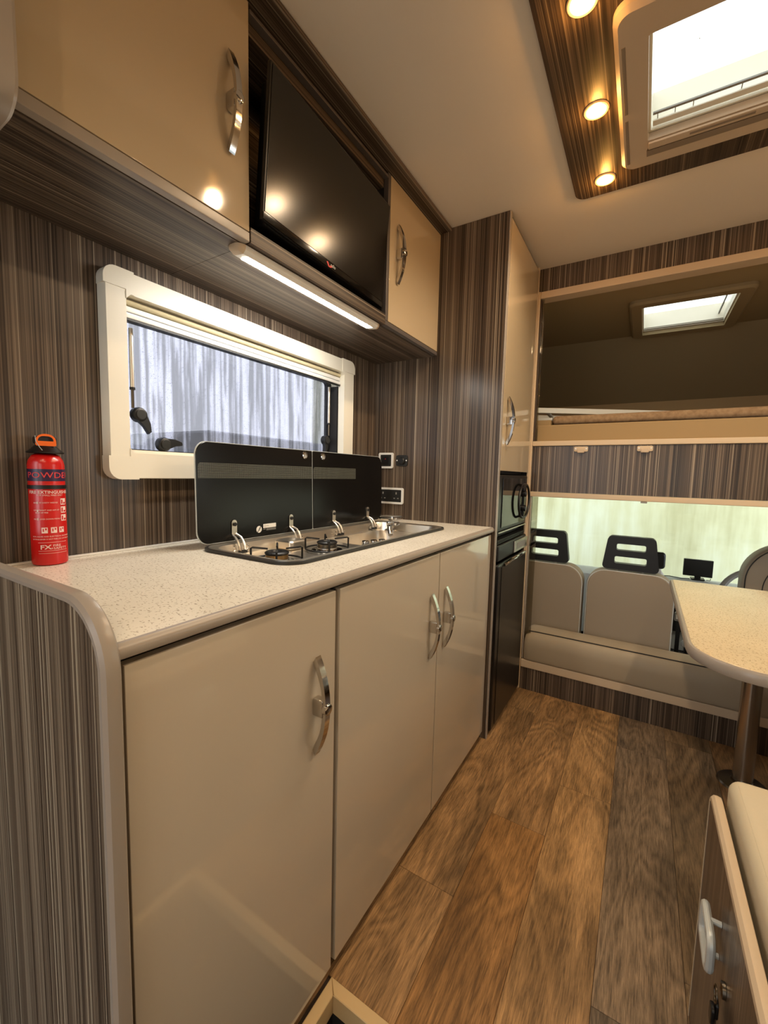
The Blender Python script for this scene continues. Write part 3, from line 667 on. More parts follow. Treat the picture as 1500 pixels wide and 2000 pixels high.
# roller blind rolled up in its cassette
MB().box(-.012, -.001, IY0+.012, IY1+.010, 1.478, 1.4985, .003).build('blind_cassette', 'cream_plastic', win)
MB().tube([(.006, IY0+.002, 1.496), (.006, IY1-.002, 1.496)], .007, 14).build('blind_roll', pmat('blind_fabric_beige', (196, 184, 150), .8), win)
MB().box(.000, .010, IY0+.001, IY1-.001, 1.474, 1.487, .002).build('blind_bar', 'white', win)
MB().box(.002, .014, IY0+.001, IY1-.001, 1.459, 1.470, .002).build('blind_bar', 'white', win)
MB().box(.001, .012, IY0+.003, IY1-.003, 1.454, 1.4588).build('blind_seal', 'rubber', win)
b = MB(); b.ring(rrect(.556, 1.400, 1.145, 1.480, .02, 5), rrect(.578, 1.372, 1.152, 1.470, .015, 5), 'x', -.060, -.046); b.build('sash', 'black', win)
MB().prism(rrect(.557, 1.399, 1.146, 1.479, .02, 5), 'x', -.066, -.0605).build('pane', 'pane', win)
MB().box(-.058, -.004, 1.385, 1.397, 1.149, 1.454).build('sash_channel', 'dark_gap', win)
# stays and catches
for yy in (.588, 1.368):
    st_ = MB().tube([(-.032, yy, 1.45), (-.032, yy, 1.305)], .0052, 12).build('stay', 'steel', win)
    MB().tube([(-.032, yy, 1.304), (-.032, yy, 1.255)], .0035, 10).build('stay_rod', 'steel_dark', st_)
    MB().lathe([(.0065, 1.300), (.0065, 1.306)], -.032, yy, 12).build('stay_collar', 'black', st_)
def catch(y, z, ang, par):
    c_a, s_a = math.cos(ang), math.sin(ang)
    def fn(v): return Vector((v.x, y+(v.y*c_a-v.z*s_a), z+(v.y*s_a+v.z*c_a)))
    b = MB(); b.lathe([(.019, -.044), (.019, -.030), (.016, -.024), (.010, -.022)], 0, 0, 24, 'x')
    b.prism([(.006, .016), (.030, .014), (.050, .006), (.052, -.004), (.030, -.006), (.008, -.014)], 'x', -.040, -.026, .002); b.xform(fn)
    o = b.build('catch', 'black', par)
    b = MB(); b.lathe([(.013, -.0235), (.013, -.0215), (.011, -.0205)], 0, 0, 24, 'x'); b.xform(fn); b.build('catch_button', 'rubber', o)
catch(.604, 1.240, math.radians(-62), win); catch(.668, 1.169, math.radians(4), win); catch(1.352, 1.235, math.radians(-100), win)

# ------------------------------------------------------------------ extinguisher
EX, EY, EZ, ER = .0365, .3745, .9005, .0305
ex = thing('fire_extinguisher', 'red fire extinguisher with orange safety tag on the worktop near the end panel', 'fire extinguisher', (EX, EY, EZ))
prof = [(ER-.004, 0), (ER-.001, .002), (ER, .006), (ER, .205), (ER-.002, .214), (ER-.007, .223), (ER-.014, .2275)]
MB().lathe([(r, EZ+h) for r, h in prof], EX, EY, 48).build('cylinder', 'red', ex)
MB().lathe([(ER+.0002, EZ+.172), (ER+.0004, EZ+.172), (ER+.0004, EZ+.196), (ER+.0002, EZ+.196)], EX, EY, 48).build('navy_band', 'navy', ex)
MB().lathe([(ER+.0002, EZ+.156), (ER+.0016, EZ+.1565), (ER+.0016, EZ+.1635), (ER+.0002, EZ+.164)], EX, EY, 48).build('bracket_strap', 'black', ex)
MB().lathe([(ER-.0005, EZ+.228), (ER+.001, EZ+.230), (ER-.006, EZ+.236), (.018, EZ+.243), (.014, EZ+.246)], EX, EY, 40).build('valve_collar', 'black', ex)
MB().prism(rrect(EY-.017, EY+.017, EZ+.2465, EZ+.262, .004, 3), 'x', EX-.012, EX+.012, .002).build('valve_head', 'black', ex)
az = math.radians(-14); ax_, ay_ = math.cos(az), math.sin(az)
def facing(pts, d0, d1):   # prism facing the aisle: pts=(tangential, z)
    b = MB(); b.prism(pts, 'x', d0, d1, .0008)
    return b.xform(lambda v: Vector((EX+ax_*v.x-ay_*v.y, EY+ay_*v.x+ax_*v.y, v.z)))
n_ = 6
o_ = rrect(-.0165, .0165, EZ+.2425, EZ+.2665, (.003, .003, .015, .015), n_); i_ = rrect(-.0125, .0125, EZ+.252, EZ+.262, (.001, .001, .009, .009), n_)
b = MB(); b.ring(o_, i_, 'x', .0145, .0185); b.xform(lambda v: Vector((EX+ax_*v.x-ay_*v.y, EY+ay_*v.x+ax_*v.y, v.z))); b.build('safety_tag', 'orange', ex)
MB().tube([(EX+.012, EY-.020, EZ+.262), (EX+.020, EY-.022, EZ+.250), (EX+.024, EY-.018, EZ+.240), (EX+.026, EY-.014, EZ+.233)], .0008, 6).build('tether', 'grey_plastic', ex)
def curved(vs, r):
    out = []
    for v in vs:
        a = az_l + v.x/ER; out.append((EX+r*math.cos(a), EY+r*math.sin(a), EZ+v.y))
    return out
az_l = math.radians(-12)
def put_text(par, s, size, cx_, h, mat, sx=1.0, bold=0):
    vs, fs = text_mesh(s, size, bold); vs = [Vector((v.x*sx+cx_, v.y+h, 0)) for v in vs]
    o = MB().add(curved(vs, ER+.0007), fs).build('lettering', mat, par, smooth=0); return o
put_text(ex, 'POWDER', .0165, .002, .1835, 'print_red', 1.2)
T_ = [('FIRE EXTINGUISHER', .0086, 0.001, .1495, 1.0, .0001), ('FOR SMALL FIRES ONLY', .0042, .001, .1435, 1.0, 0), ('REMOVE SAFETY WEDGE', .0036, -.008, .1285, 1, 0), ('USE UPRIGHT AND AIM AT', .0036, -.007, .1135, 1, 0), ('BASE OF FIRE', .0036, -.0145, .1085, 1, 0),
      ('PRESS LEVER DOWN FIRMLY', .0036, -.006, .0955, 1, 0), ('FOR LIQUID AND ELECTRICAL EQUIPMENT', .0036, .002, .060, 1, 0), ('EXTINGUISHER IS NOT FOR USE ON PERSONS', .0034, .002, .0545, 1, 0),
      ('FX', .0125, -.0105, .038, 1.25, .0002), ('FIRE', .0062, .008, .0408, 1.2, 0), ('+SAFETY', .0062, .012, .0352, 1.2, 0)]
for s, sz, cx_, h, sx, bo in T_: put_text(ex, s, sz, cx_, h, 'print', sx, bo)
def flat(shapes, mat, nm='pictogram', r=ER+.0005):
    b = MB()
    for q in shapes:
        # subdivide by strips so it hugs the cylinder
        u0, u1, v0, v1 = q; k = max(1, int((u1-u0)/.003)); vs = []
        for i in range(k+1):
            u = u0+(u1-u0)*i/k; vs += [Vector((u, v0, 0)), Vector((u, v1, 0))]
        b.add(curved(vs, r), [(2*i, 2*i+2, 2*i+3, 2*i+1) for i in range(k)])
    return b.build(nm, mat, ex, smooth=0)
for h in (.130, .1135, .097): flat([(.018, .031, h-.0065, h+.0065)], 'print')
for h in (.130, .1135, .097): flat([(.0195, .0225, h-.0045, h+.004), (.0245, .0295, h-.005, h-.001)], 'red', 'pictogram_mark', ER+.0007)
for h in (.1285, .1125, .0955): flat([(-.0225, -.020, h-.0022, h+.0022)], 'print', 'bullet')
for u in (-.016, -.001, .013): flat([(u, u+.010, .067, .0785)], 'print'); flat([(u+.002, u+.004, .070, .076), (u+.006, u+.0085, .073, .077)], 'red', 'pictogram_mark', ER+.0007)
flat([(-.023, .028, h, h+.0005) for h in (.0475, .0305, .0255)], 'print', 'printed_line'); flat([(-.026, .028, .1655, .1662)], 'print_red', 'printed_line')

# ------------------------------------------------------------------ switches on the tall cabinet side
def plate(name, label, cat, x0, x1, z0, z1):
    yy = Y1-.0005
    c = thing(name, label, cat, ((x0+x1)/2, yy, (z0+z1)/2))
    n_ = 5
    MB().ring(rrect(x0, x1, z0, z1, .008, n_), rrect(x0+.009, x1-.009, z0+.009, z1-.009, .004, n_), 'y', yy, yy-.008).build('frame', 'white', c)
    MB().prism(rrect(x0+.0092, x1-.0092, z0+.0092, z1-.0092, .004, n_), 'y', yy, yy-.0065, .001).build('insert', 'rubber', c)
    return c, yy
c, yy = plate('light_switch', 'white framed black light switch above the double socket', 'switch', .030, .107, 1.130, 1.201)
MB().box(.050, .087, yy-.0095, yy-.0066, 1.148, 1.184, .001).build('rocker', 'black', c); MB().cyl((.068, 1.172), .002, yy-.0096, yy-.0102, 'y', 10).build('indicator', 'logo_red', c)
c, yy = plate('double_socket', 'white framed double power socket with black face beside the raised hob lid', 'socket', .020, .164, .968, 1.042)
for sx in (.058, .128):
    b = MB(); b.box(sx-.003, sx+.003, yy-.0072, yy-.0066, 1.012, 1.022).box(sx-.013, sx-.006, yy-.0072, yy-.0066, .992, .996).box(sx+.006, sx+.013, yy-.0072, yy-.0066, .992, .996); b.build('socket_holes', 'grey_plastic', c)
c = thing('heater_switch', 'small black rotary knob plate with two pale screws beside the light switch', 'switch', (.151, Y1-.0005, 1.166))
MB().prism(rrect(.122, .181, 1.141, 1.190, .010, 5), 'y', Y1-.0005, Y1-.006, .001).build('plate', 'rubber', c)
MB().lathe([(.016, Y1-.0065), (.016, Y1-.016), (.013, Y1-.020)], .154, 1.164, 24, 'y').build('knob', 'black', c)
for sx in (.1275, .1755): MB().cyl((sx, 1.166), .003, Y1-.0062, Y1-.0075, 'y', 12).build('screw', 'white', c)

# ------------------------------------------------------------------ tall cabinet, microwave, fridge
tc_ = thing('tall_cabinet', 'tall striped cabinet with a gloss upper door at the far end of the kitchen', 'cabinet', (.29, 1.93, 0))
MB().box(.001, XT-.002, Y1, Y1+.018, .0005, 2.105).build('side_panel', 'wood_v', tc_, smooth=0)
MB().box(XT-.0018, XT+.004, Y1-.0005, Y1+.0185, .0005, 2.105, .002).build('edge_trim', 'trim_grey', tc_)
b = MB(); b.box(.001, XT-.004, 2.172, 2.188, .0005, 2.105).box(.001, XT-.03, 1.686, 2.171, 1.116, 1.13).box(.001, XT-.03, 1.686, 2.171, .846, .862).box(.001, XT-.004, 1.686, 2.171, 2.09, 2.105)
b.build('carcass', 'dark_gap', tc_, smooth=0)
MB().box(XT-.004, XT+.004, 2.170, 2.190, .0005, 2.105, .001).build('edge_trim', 'trim_cream', tc_)
dr = MB().box(XT-.014, XT+.004, 1.690, 2.167, 1.128, 2.088, .0015, 2).build('door', 'gloss_up', tc_)
bow_handle(dr, XT+.004, 1.742, 1.331)
# microwave
mw = thing('microwave', 'black built-in microwave in the tall cabinet above the fridge', 'microwave', (.35, 1.93, .862))
MB().box(.12, .55, 1.692, 2.165, .8625, 1.112, .004).build('body', 'black', mw)
MB().box(.552, .590, 1.690, 2.168, .876, 1.112, .006, 3).build('door', 'black', mw)
MB().box(.5905, .5935, 1.735, 2.135, .892, 1.098, .001).build('door_glass', 'black_gloss', mw)
MB().box(.5905, .5945, 1.700, 2.165, .870, .8755, .001).build('lower_trim', 'steel', mw)
o_ = rrect(1.935, 2.155, .905, 1.075, .08, 8); i_ = rrect(1.958, 2.132, .926, 1.054, .062, 8)
MB().tube([(.608, u, v) for u, v in rrect(1.945, 2.145, (.915), 1.068, .08, 8)], .0058, 8, True).build('handle_ring', 'black', mw)
for dz in (1.025, .955): MB().lathe([(.015, .594), (.015, .606), (.012, .609)], 2.085, dz, 20, 'x').build('dial', 'black', mw)
MB().box(.594, .600, 2.080, 2.086, .915, 1.045).build('dial_bar', 'black', mw)
# fridge
fr_ = thing('fridge', 'black upright fridge with silver control strip under the microwave', 'fridge', (.33, 1.93, 0))
MB().box(.06, .545, 1.694, 2.165, .012, .842, .004).build('body', 'black', fr_)
MB().box(.548, .600, 1.694, 2.168, .016, .742, .012, 3).build('door', pmat('fridge_satin_black', (12, 11, 11), .3), fr_)
MB().box(.6002, .602, 1.745, 2.16, .03, .725, .0008).build('door_panel', pmat('fridge_panel', (20, 18, 17), .3), fr_)
MB().box(.548, .598, 1.694, 2.168, .752, .822, .008, 3).build('control_housing', 'black', fr_)
MB().box(.5985, .605, 1.93, 2.166, .760, .812, .002).build('control_strip', 'steel', fr_)
MB().box(.6052, .6062, 1.965, 2.12, .772, .800, .0004).build('display', 'grey_plastic', fr_)
b = MB()
for k in range(3): b.box(.556, .590, 1.70, 2.16, .826+.006*k, .829+.006*k)
b.build('vent_slats', 'rubber', fr_)
MB().tube([(.601, 1.78, .728), (.616, 1.84, .744), (.620, 1.93, .747), (.616, 2.06, .744), (.601, 2.15, .735)], .007, 10).build('door_handle', 'chrome', fr_)

# ------------------------------------------------------------------ overhead lockers
ZU = 1.6046; XU = .306
def locker(name, y0, y1, label):
    c = thing(name, label, 'locker', (.15, (y0+y1)/2, ZU), 'overhead kitchen lockers'); t_ = .014
    b = MB(); b.box(.002, XU-.018, y0, y1, ZU, ZU+.014); b.build('underside', 'wood_y', c, smooth=0)
    b = MB(); b.box(.002, XU-.018, y0, y0+t_, ZU+.0142, 2.0905).box(.002, XU-.018, y1-t_, y1, ZU+.0142, 2.0905).box(.002, .01, y0+t_, y1-t_, ZU+.0142, 2.0905); b.build('carcass', 'dark_gap', c, smooth=0)
    return c
lk = locker('overhead_locker', .244, .6725, 'near overhead locker with one large gloss door at the left of the television')
d = MB().box(XU-.017, XU, .262, .671, 1.628, 2.088, .0015).build('door', 'gloss_up', lk); bow_handle(d, XU, .620, 1.853)
MB().box(XU-.0178, XU+.001, .262, .671, ZU+.001, 1.626, .002).build('bottom_trim', 'trim_grey', lk)
lk2 = locker('overhead_locker', 1.246, Y1-.001, 'far overhead locker with a gloss door between the television and the tall cabinet')
d = MB().box(XU-.017, XU, 1.264, Y1-.003, 1.622, 2.088, .0015).build('door', 'gloss_up', lk2); bow_handle(d, XU, 1.315, 1.858)
MB().box(XU-.0178, XU+.0005, 1.246, Y1-.003, ZU+.001, 1.620, .002).build('bottom_trim', 'trim_dark', lk2)
MB().box(XU-.0178, XU+.0005, 1.2465, 1.2615, 1.6205, 2.088, .002).build('side_trim', 'trim_dark', lk2)
nc = thing('television_niche', 'open striped locker compartment that holds the television', 'locker', (.15, .96, ZU), 'overhead kitchen lockers')
MB().box(.002, XU-.018, .6735, 1.2455, ZU, ZU+.014).build('underside', 'wood_y', nc, smooth=0)
MB().box(XU-.0178, XU+.001, .6735, 1.2455, ZU+.001, 1.640, .002).build('lower_fascia', 'wood_y', nc)
MB().box(XU-.0178, XU+.001, .6735, 1.2455, 2.069, 2.078, .002).build('upper_trim', 'trim_dark', nc)
b = MB(); b.box(.19, XU-.018, .6735, 1.2455, 2.045, 2.0905); b.build('upper_fascia', 'wood_y', nc, smooth=0)
MB().box(.10, .115, .6735, 1.2455, ZU+.0145, 2.0905).build('back_board', 'wood_y', nc, smooth=0)
# locker end panel with rounded edge
le = thing('locker_end_panel', 'grey edged end panel hanging beside the near overhead locker', 'panel', (.19, .213, 1.54))
MB().prism(rrect(.001, .370, 1.560, 2.09, (.0005, .030, .0005, .0005), 8), 'y', .203, .2432).build('board', 'wood_v_grey', le)
path = [(.370+.0002, 2.09)]+[(.370-.030+.0302*math.cos(a), 1.590-.0302*math.sin(a)) for a in [math.radians(9*i) for i in range(11)]]+[(.001, 1.5598)]
sec2 = [(-.0005, .2015), (.006, .2020), (.010, .206), (.0115, .223), (.010, .239), (.006, .2435), (-.0005, .2437)]
MB().sweep(path[::-1], sec2, 'y').build('edge_trim', 'trim_grey', le)
# television, swivelled slightly
tv = thing('television', 'black flat television mounted in the open overhead compartment', 'television', (.29, .97, 1.65))
def tvf(v):
    # local: x depth (0 = screen face), y 0..W, z 0..H
    n_v = Vector((.995, .057, -.081)).normalized(); e = Vector((0, 0, 1)).cross(n_v).normalized(); u = n_v.cross(e)
    return Vector((.331, .686, 1.656))+e*v.y+n_v*v.x+u*v.z
MB().box(-.012, -.001, 0, .546, .0, .3145, .003).xform(tvf).build('frame', 'black', tv)
MB().box(-.0008, .0006, .005, .541, .018, .309, .0004).xform(tvf).build('screen', pmat('screen_black', (6, 5, 5), .18, spec=.5), tv)
MB().box(-.0008, .0018, .0, .546, .0005, .0165, .0006).xform(tvf).build('chin', 'black_gloss', tv)
MB().box(-.05, -.0125, .02, .526, .0, .30, .008).xform(tvf).build('rear_casing', 'black', tv)
b = MB(); b.box(.1155, .20, .88, 1.06, 1.76, 1.90, .003); b.build('wall_bracket', 'black', tv)
vs, fs = text_mesh('cello', .012); MB().add([Vector((.0025, .262+v.x, .0105+v.y)) for v in vs], fs).xform(tvf).build('lettering', 'alu', tv, smooth=0)
b = MB(); b.prism([(.232, .012), (.238, .014), (.246, .006), (.254, .010), (.260, .007), (.252, .003), (.242, .002)], 'x', .0019, .0024); b.xform(tvf); b.build('red_sticker', 'logo_red', tv)
# strip light under the lockers
sl = thing('strip_light', 'glowing white strip light under the overhead lockers', 'light', (.272, .95, ZU))
sec_o = [(.248, ZU-.0005), (.248, ZU-.006), (.256, ZU-.014), (.284, ZU-.017), (.292, ZU-.010), (.294, ZU-.0005)]
MB().prism(sec_o, 'y', .672, 1.222).build('housing', 'white', sl)
MB().prism([(.2485, ZU-.0068), (.2565, ZU-.0150), (.279, ZU-.0178), (.279, ZU-.0172), (.2565, ZU-.0144)], 'y', .690, 1.205).build('diffuser', 'led', sl)
b = MB()
for ya, ybb in ((.652, .6718), (1.2222, 1.242)):
    b = MB(); N = 6
    y_in, y_out = (ybb, ya) if ya < 1 else (ya, ybb); vs = []; n_ = len(sec_o); cu = .271
    for i in range(N+1):
        a = math.pi/2*i/N*.97; k = math.cos(a); yq = y_in+(y_out-y_in)*math.sin(a)
        vs += [(cu+(u-cu)*(.25+.75*k), yq, ZU-.0005-(ZU-.0005-v)*max(k, .05)) for u, v in sec_o]
    fs = [(i*n_+j, i*n_+(j+1) % n_, (i+1)*n_+(j+1) % n_, (i+1)*n_+j) for i in range(N) for j in range(n_)]
    fs += [tuple(range(n_)), tuple(N*n_+j for j in range(n_))]
    b.add(vs, fs).build('end_cap', 'trim_cream', sl)

# ------------------------------------------------------------------ dinette bench in the foreground (right)
BX = 1.237; BYE = 1.004
db = thing('dinette_bench', 'striped bench base with pale edge and silver handle at the lower right', 'bench', (1.7, .3, 0))
MB().box(BX, BX+.016, -.3, BYE-.002, .0005, .487).build('side_panel', 'wood_v', db, smooth=0)
MB().box(BX+.018, XW-.002, BYE-.02, BYE-.003, .0005, .44).build('end_board', 'wood_v', db, smooth=0)
MB().box(BX+.018, XW-.002, -.3, BYE-.022, .425, .44).build('seat_board', 'plinth', db, smooth=0)
path = [(-.3, .4875), (BYE-.022, .4875)]+[(BYE-.022+.02*math.sin(a), .4675+.02*math.cos(a)) for a in [math.radians(15*i) for i in range(1, 7)]]+[(BYE-.002, .0005)]
sec3 = [(0, BX-.001), (.007, BX-.0005), (.012, BX+.004), (.0125, BX+.009), (.011, BX+.015), (.004, BX+.0175), (0, BX+.0175)]
MB().sweep(path, [(-o, w) for o, w in sec3], 'x').build('edge_trim', 'trim_cream', db)
hx = BX-.0005
lp = [(hx-.017, u, v) for u, v in rrect(.768, .846, .346, .400, .014, 5)]
hd_ = MB().tube(lp, .0062, 10, True).build('handle', 'alu', db)
for u, v in ((.807, .401), (.807, .345)): MB().cyl((u, v), .0045, hx, hx-.014, 'x', 10).build('handle_post', 'alu', hd_)
MB().lathe([(.011, hx), (.011, hx-.004), (.008, hx-.006)], .748, .352, 20, 'x').build('lock', 'steel_dark', db)
ky = thing('key_bunch', 'small dark bunch of keys hanging from the lock of the foreground bench', 'keys', (hx-.01, .745, .33))
MB().tube([(hx-.010+.000*i, .748+.011*math.cos(a), .340+.011*math.sin(a)) for i, a in enumerate([2*math.pi*k/16 for k in range(16)])], .0012, 6, True).build('key_ring', 'steel_dark', ky)
for k, dy in enumerate((.741, .752)):
    MB().prism(rrect(dy-.009, dy+.009, .300, .328, .006, 3), 'x', hx-.016+.006*k, hx-.011+.006*k, .001).build('key_fob', 'black', ky)
    MB().prism([(dy-.003, .2995), (dy+.003, .2995), (dy+.003, .275), (dy+.0, .268), (dy-.003, .275), (dy-.004, .285)], 'x', hx-.014+.006*k, hx-.012+.006*k).build('key_blade', 'steel_dark', ky)
# cushion with piped seam
cu_ = thing('seat_cushion', 'cream leatherette seat cushion with stitched seam on the foreground bench', 'cushion', (1.7, .3, .44))
MB().box(1.262, XW-.01, -.29, 1.02, .4405, .535, .022, 5).build('pad', 'cush', cu_)
po = rrect(1.272, XW-.02, -.28, 1.010, .03, 6)
MB().tube([(u, v, .531) for u, v in rrect(1.2765, XW-.02, -.28, 1.0055, .016, 6)], .0028, 8, True).build('piping', 'cush', cu_)

# ------------------------------------------------------------------ table
tb = thing('dinette_table', 'cream flecked dinette table with rounded corner on a single metal leg', 'table', (1.6, 1.65, 0))
tx0, ty0, ty1 = 1.203, 1.150, 2.083
pts = rrect(tx0+.010, XW-.003, ty0+.010, ty1-.010, (.13, .001, .001, .012), 10)
MB().prism(pts, 'z', .672, .70, .001).build('table_top', 'table', tb)
sec4 = [(0, .671), (.006, .672), (.0095, .677), (.0105, .6855), (.0095, .694), (.006, .699), (0, .6995)]
MB().sweep(pts, [(o+.0002, w) for o, w in sec4], 'z', True).build('edge_trim', 'trim_grey', tb)
MB().lathe([(.03, .0005), (.03, .671)], 1.466, 1.935, 32).build('leg', pmat('table_leg_metal', (176, 164, 148), .22, metal=.9), tb)
MB().lathe([(.075, .0005), (.07, .006), (.035, .012), (.032, .02)], 1.466, 1.935, 32).build('floor_socket', 'steel_dark', tb)

# ------------------------------------------------------------------ front bench below the bulkhead
fb = thing('front_bench', 'low striped bench base with cream rail behind the table', 'bench', (1.4, 2.25, 0))
MB().box(XT+.013, XW-.002, YB-.006, YB+.012, .0005, .119).build('plinth_board', 'wood_v', fb, smooth=0)
MB().box(XT+.013, XW-.002, YB-.012, YB+.02, .1195, .160, .003).build('rail', 'trim_cream', fb)
MB().box(XT+.022, XW-.002, YB+.021, YB+.13, .0005, .158).build('base', 'plinth', fb, smooth=0)
fc = thing('front_bench_cushion', 'long taupe padded cushion along the front bench behind the table', 'cushion', (1.4, 2.27, .161))
def cushion_profile():
    return [(YB-.012, .163), (YB-.018, .175), (YB-.020, .24), (YB-.016, .275), (YB-.002, .300), (YB+.012, .310), (YB+.030, .316), (YB+.065, .322), (YB+.100, .321), (YB+.122, .312), (YB+.124, .163)]
pf = cushion_profile(); n = len(pf); b = MB(); vs = []; xs = [XT+.022, XT+.030, XT+.048, XT+.08, XW-.03, XW-.003]
ks = [.80, .93, .99, 1, 1, .95]
cyy, czz = YB+.053, .163
for x, k in zip(xs, ks): vs += [(x, cyy+(y-cyy)*k, czz+(z-czz)*k) for y, z in pf]
fs = [(i*n+j, i*n+(j+1) % n, (i+1)*n+(j+1) % n, (i+1)*n+j) for i in range(len(xs)-1) for j in range(n)]+[tuple(range(n)), tuple((len(xs)-1)*n+j for j in range(n))]
b.add(vs, fs).build('pad', 'bench', fc, smooth=60)
MB().tube([(XT+.040, YB+.013, .3095), (XT+.08, YB+.012, .3115), (XW-.03, YB+.012, .3115)], .0028, 8).build('seam', 'dark_gap', fc)

# ------------------------------------------------------------------ cab
def cab_seat(x0, x1, label, hr=None):
    s = thing('cab_seat', label, 'seat', ((x0+x1)/2, 2.42, -.25), 'passenger seats in the cab')
    o = rrect(x0+.004, x1-.004, .0, .655, (.03, .03, .085, .085), 10)
    cu = (x0+x1)/2
    ins = [(cu+(u-cu)*.955, .33+(v-.33)*.985) for u, v in o]
    b = MB(); n = len(o); vs = [to3('y', p, 2.338) for p in ins]+[to3('y', p, 2.352) for p in o]+[to3('y', p, 2.42) for p in o]+[to3('y', p, 2.445) for p in ins]
    fs = [(k*n+i, k*n+(i+1) % n, (k+1)*n+(i+1) % n, (k+1)*n+i) for k in range(3) for i in range(n)]+[tuple(range(n)), tuple(3*n+i for i in range(n))]
    b.add(vs, fs).build('backrest', 'seat', s, smooth=50)
    MB().tube([(u, 2.345, v) for u, v in [(cu+(u-cu)*.975, .33+(v-.33)*.992) for u, v in o]], .003, 6, True).build('piping', 'alu', s)
    for sx in (-.10, .10): MB().tube([(cu+sx, 2.36, .648), (cu+sx*1.1, 2.352, .64), (cu+sx*1.18, 2.343, .625)], .003, 6).build('cover_strap', 'rubber', s)
    MB().box(x0+.01, x1-.01, 2.42, 2.85, .02, .14, .04, 4).build('seat_pad', 'seat', s)
    MB().box(x0+.03, x1-.03, 2.45, 2.82, -.25, .02).build('base', 'black', s)
    cx_ = hr if hr else cu
    def trap(k, z0, z1, w0, w1, r):
        out = rrect(-1, 1, z0, z1, r, 6)
        res = []
        for u, v in rrect(-w0, w0, z0, z1, r, 6):
            tt = (v-z0)/(z1-z0); w = w0+(w1-w0)*tt; res.append((cx_+u/w0*w, v))
        return res
    outer = trap(0, .662, .828, .122, .100, .022)
    # three bars with two slots: build the head restraint as loops around each slot
    def loop(z0, z1, s0, s1):
        q = [p for p in outer]
        def wid(z): return .122-(z-.662)/.166*.022
        out = [(cx_-wid(z0), z0), (cx_+wid(z0), z0), (cx_+wid(z1), z1), (cx_-wid(z1), z1)]
        return out
    def wid(z): return .122-(z-.662)/.166*.022
    def half(zlo, zhi, sl0, sl1, top):
        r = .022
        rs = (.001, .001, r, r) if top else (r, r, .001, .001)
        po = [(cx_+u*wid(v), v) for u, v in [(a/.122, c) for a, c in rrect(-.122, .122, zlo, zhi, rs, 6)]]
        hw = .062 if top else .068
        pi = rrect(cx_-hw, cx_+hw, sl0, sl1, .009, 6)
        return po, pi
    hd = MB()
    for po_, pi_ in (half(.7435, .828, .7585, .7905, True), half(.662, .7435, .6935, .7275, False)):
        mo = [(cx_+(u-cx_)*.965, .745+(v-.745)*.965) for u, v in po_]
        hd.ring(po_, pi_, 'y', 2.345, 2.385)
    hd.build('head_restraint', 'black', s, smooth=40)
    for sx in (-.055, .055): MB().cyl((cx_+sx, 2.37), .006, .64, .668, 'z', 10).build('restraint_post', 'steel', s)
    return s
cab_seat(.866, 1.250, 'grey cab seat back with slotted black head restraint beside the table edge', 1.055)
cab_seat(.470, .858, 'grey cab seat back with slotted black head restraint partly behind the tall cabinet post', .660)
ds = thing('driver_seat', 'grey rounded driver seat back seen above the far edge of the table', 'seat', (1.75, 2.6, -.25))
o = rrect(1.505, 1.98, .0, .83, (.03, .03, .17, .17), 12); cu = 1.7425
b = MB(); n = len(o); ins = [(cu+(u-cu)*.93, .4+(v-.4)*.97) for u, v in o]
vs = [to3('y', p, 2.50) for p in ins]+[to3('y', p, 2.52) for p in o]+[to3('y', p, 2.60) for p in o]+[to3('y', p, 2.62) for p in ins]
b.add(vs, [(k*n+i, k*n+(i+1) % n, (k+1)*n+(i+1) % n, (k+1)*n+i) for k in range(3) for i in range(n)]+[tuple(range(n)), tuple(3*n+i for i in range(n))]).build('backrest', 'seat', ds, smooth=50)
MB().tube([(u, 2.508, v) for u, v in [(cu+(u-cu)*.955, .4+(v-.4)*.98) for u, v in o]], .003, 6, True).build('piping', 'rubber', ds)
MB().tube([(u, 2.4995, v) for u, v in [(cu+(u-cu)*.70, .4+(v-.4)*.84) for u, v in o]], .002, 6, True).build('seam', 'rubber', ds)
MB().box(1.53, 1.96, 2.62, 2.93, .02, .14, .04, 4).build('seat_pad', 'seat', ds)
MB().box(1.56, 1.93, 2.55, 2.95, -.25, .02).build('base', 'black', ds)
# dashboard
da = thing('dashboard', 'pale grey dashboard below the windscreen', 'dashboard', (1.1, 3.2, -.25))
MB().prism([(3.0, .10), (2.98, .42), (3.0, .49), (3.08, .515), (3.2, .502), (3.4, .455), (3.4, .10)], 'x', .12, 2.08).build('top_moulding', 'dash', da)
MB().box(.14, 2.06, 3.03, 3.38, -.25, .099).build('lower_moulding', 'black', da)
MB().box(1.08, 1.48, 2.955, 2.985, .22, .43, .01).build('centre_stack', 'black', da)
b = MB()
for k in range(3): b.box(1.12+.11*k, 1.21+.11*k, 2.945, 2.954, .36, .41, .003)
b.build('vents', 'grey_plastic', da)
cc = thing('centre_console', 'dark centre console with gear lever between the cab seats', 'console', (1.37, 2.7, -.25))
MB().box(1.27, 1.48, 2.46, 2.94, -.25, .12, .02, 3).build('body', 'black', cc)
MB().tube([(1.33, 2.62, .12), (1.325, 2.60, .25)], .008, 10).build('gear_lever', 'black', cc)
MB().lathe([(.006, .25), (.020, .258), (.023, .275), (.016, .290), (.002, .293)], 1.325, 2.60, 20).build('gear_knob', 'grey_plastic', cc)
sbk = thing('seat_belt_buckle', 'grey seat belt buckle in the dark gap left of the table', 'buckle', (1.285, 2.52, .12))
MB().box(1.262, 1.300, 2.515, 2.535, .405, .450, .005).build('buckle', 'grey_plastic', sbk); MB().box(1.268, 1.282, 2.51, 2.5145, .418, .440, .001).build('release', 'white', sbk)
MB().box(1.272, 1.290, 2.520, 2.528, .121, .404).build('stalk', 'black', sbk)
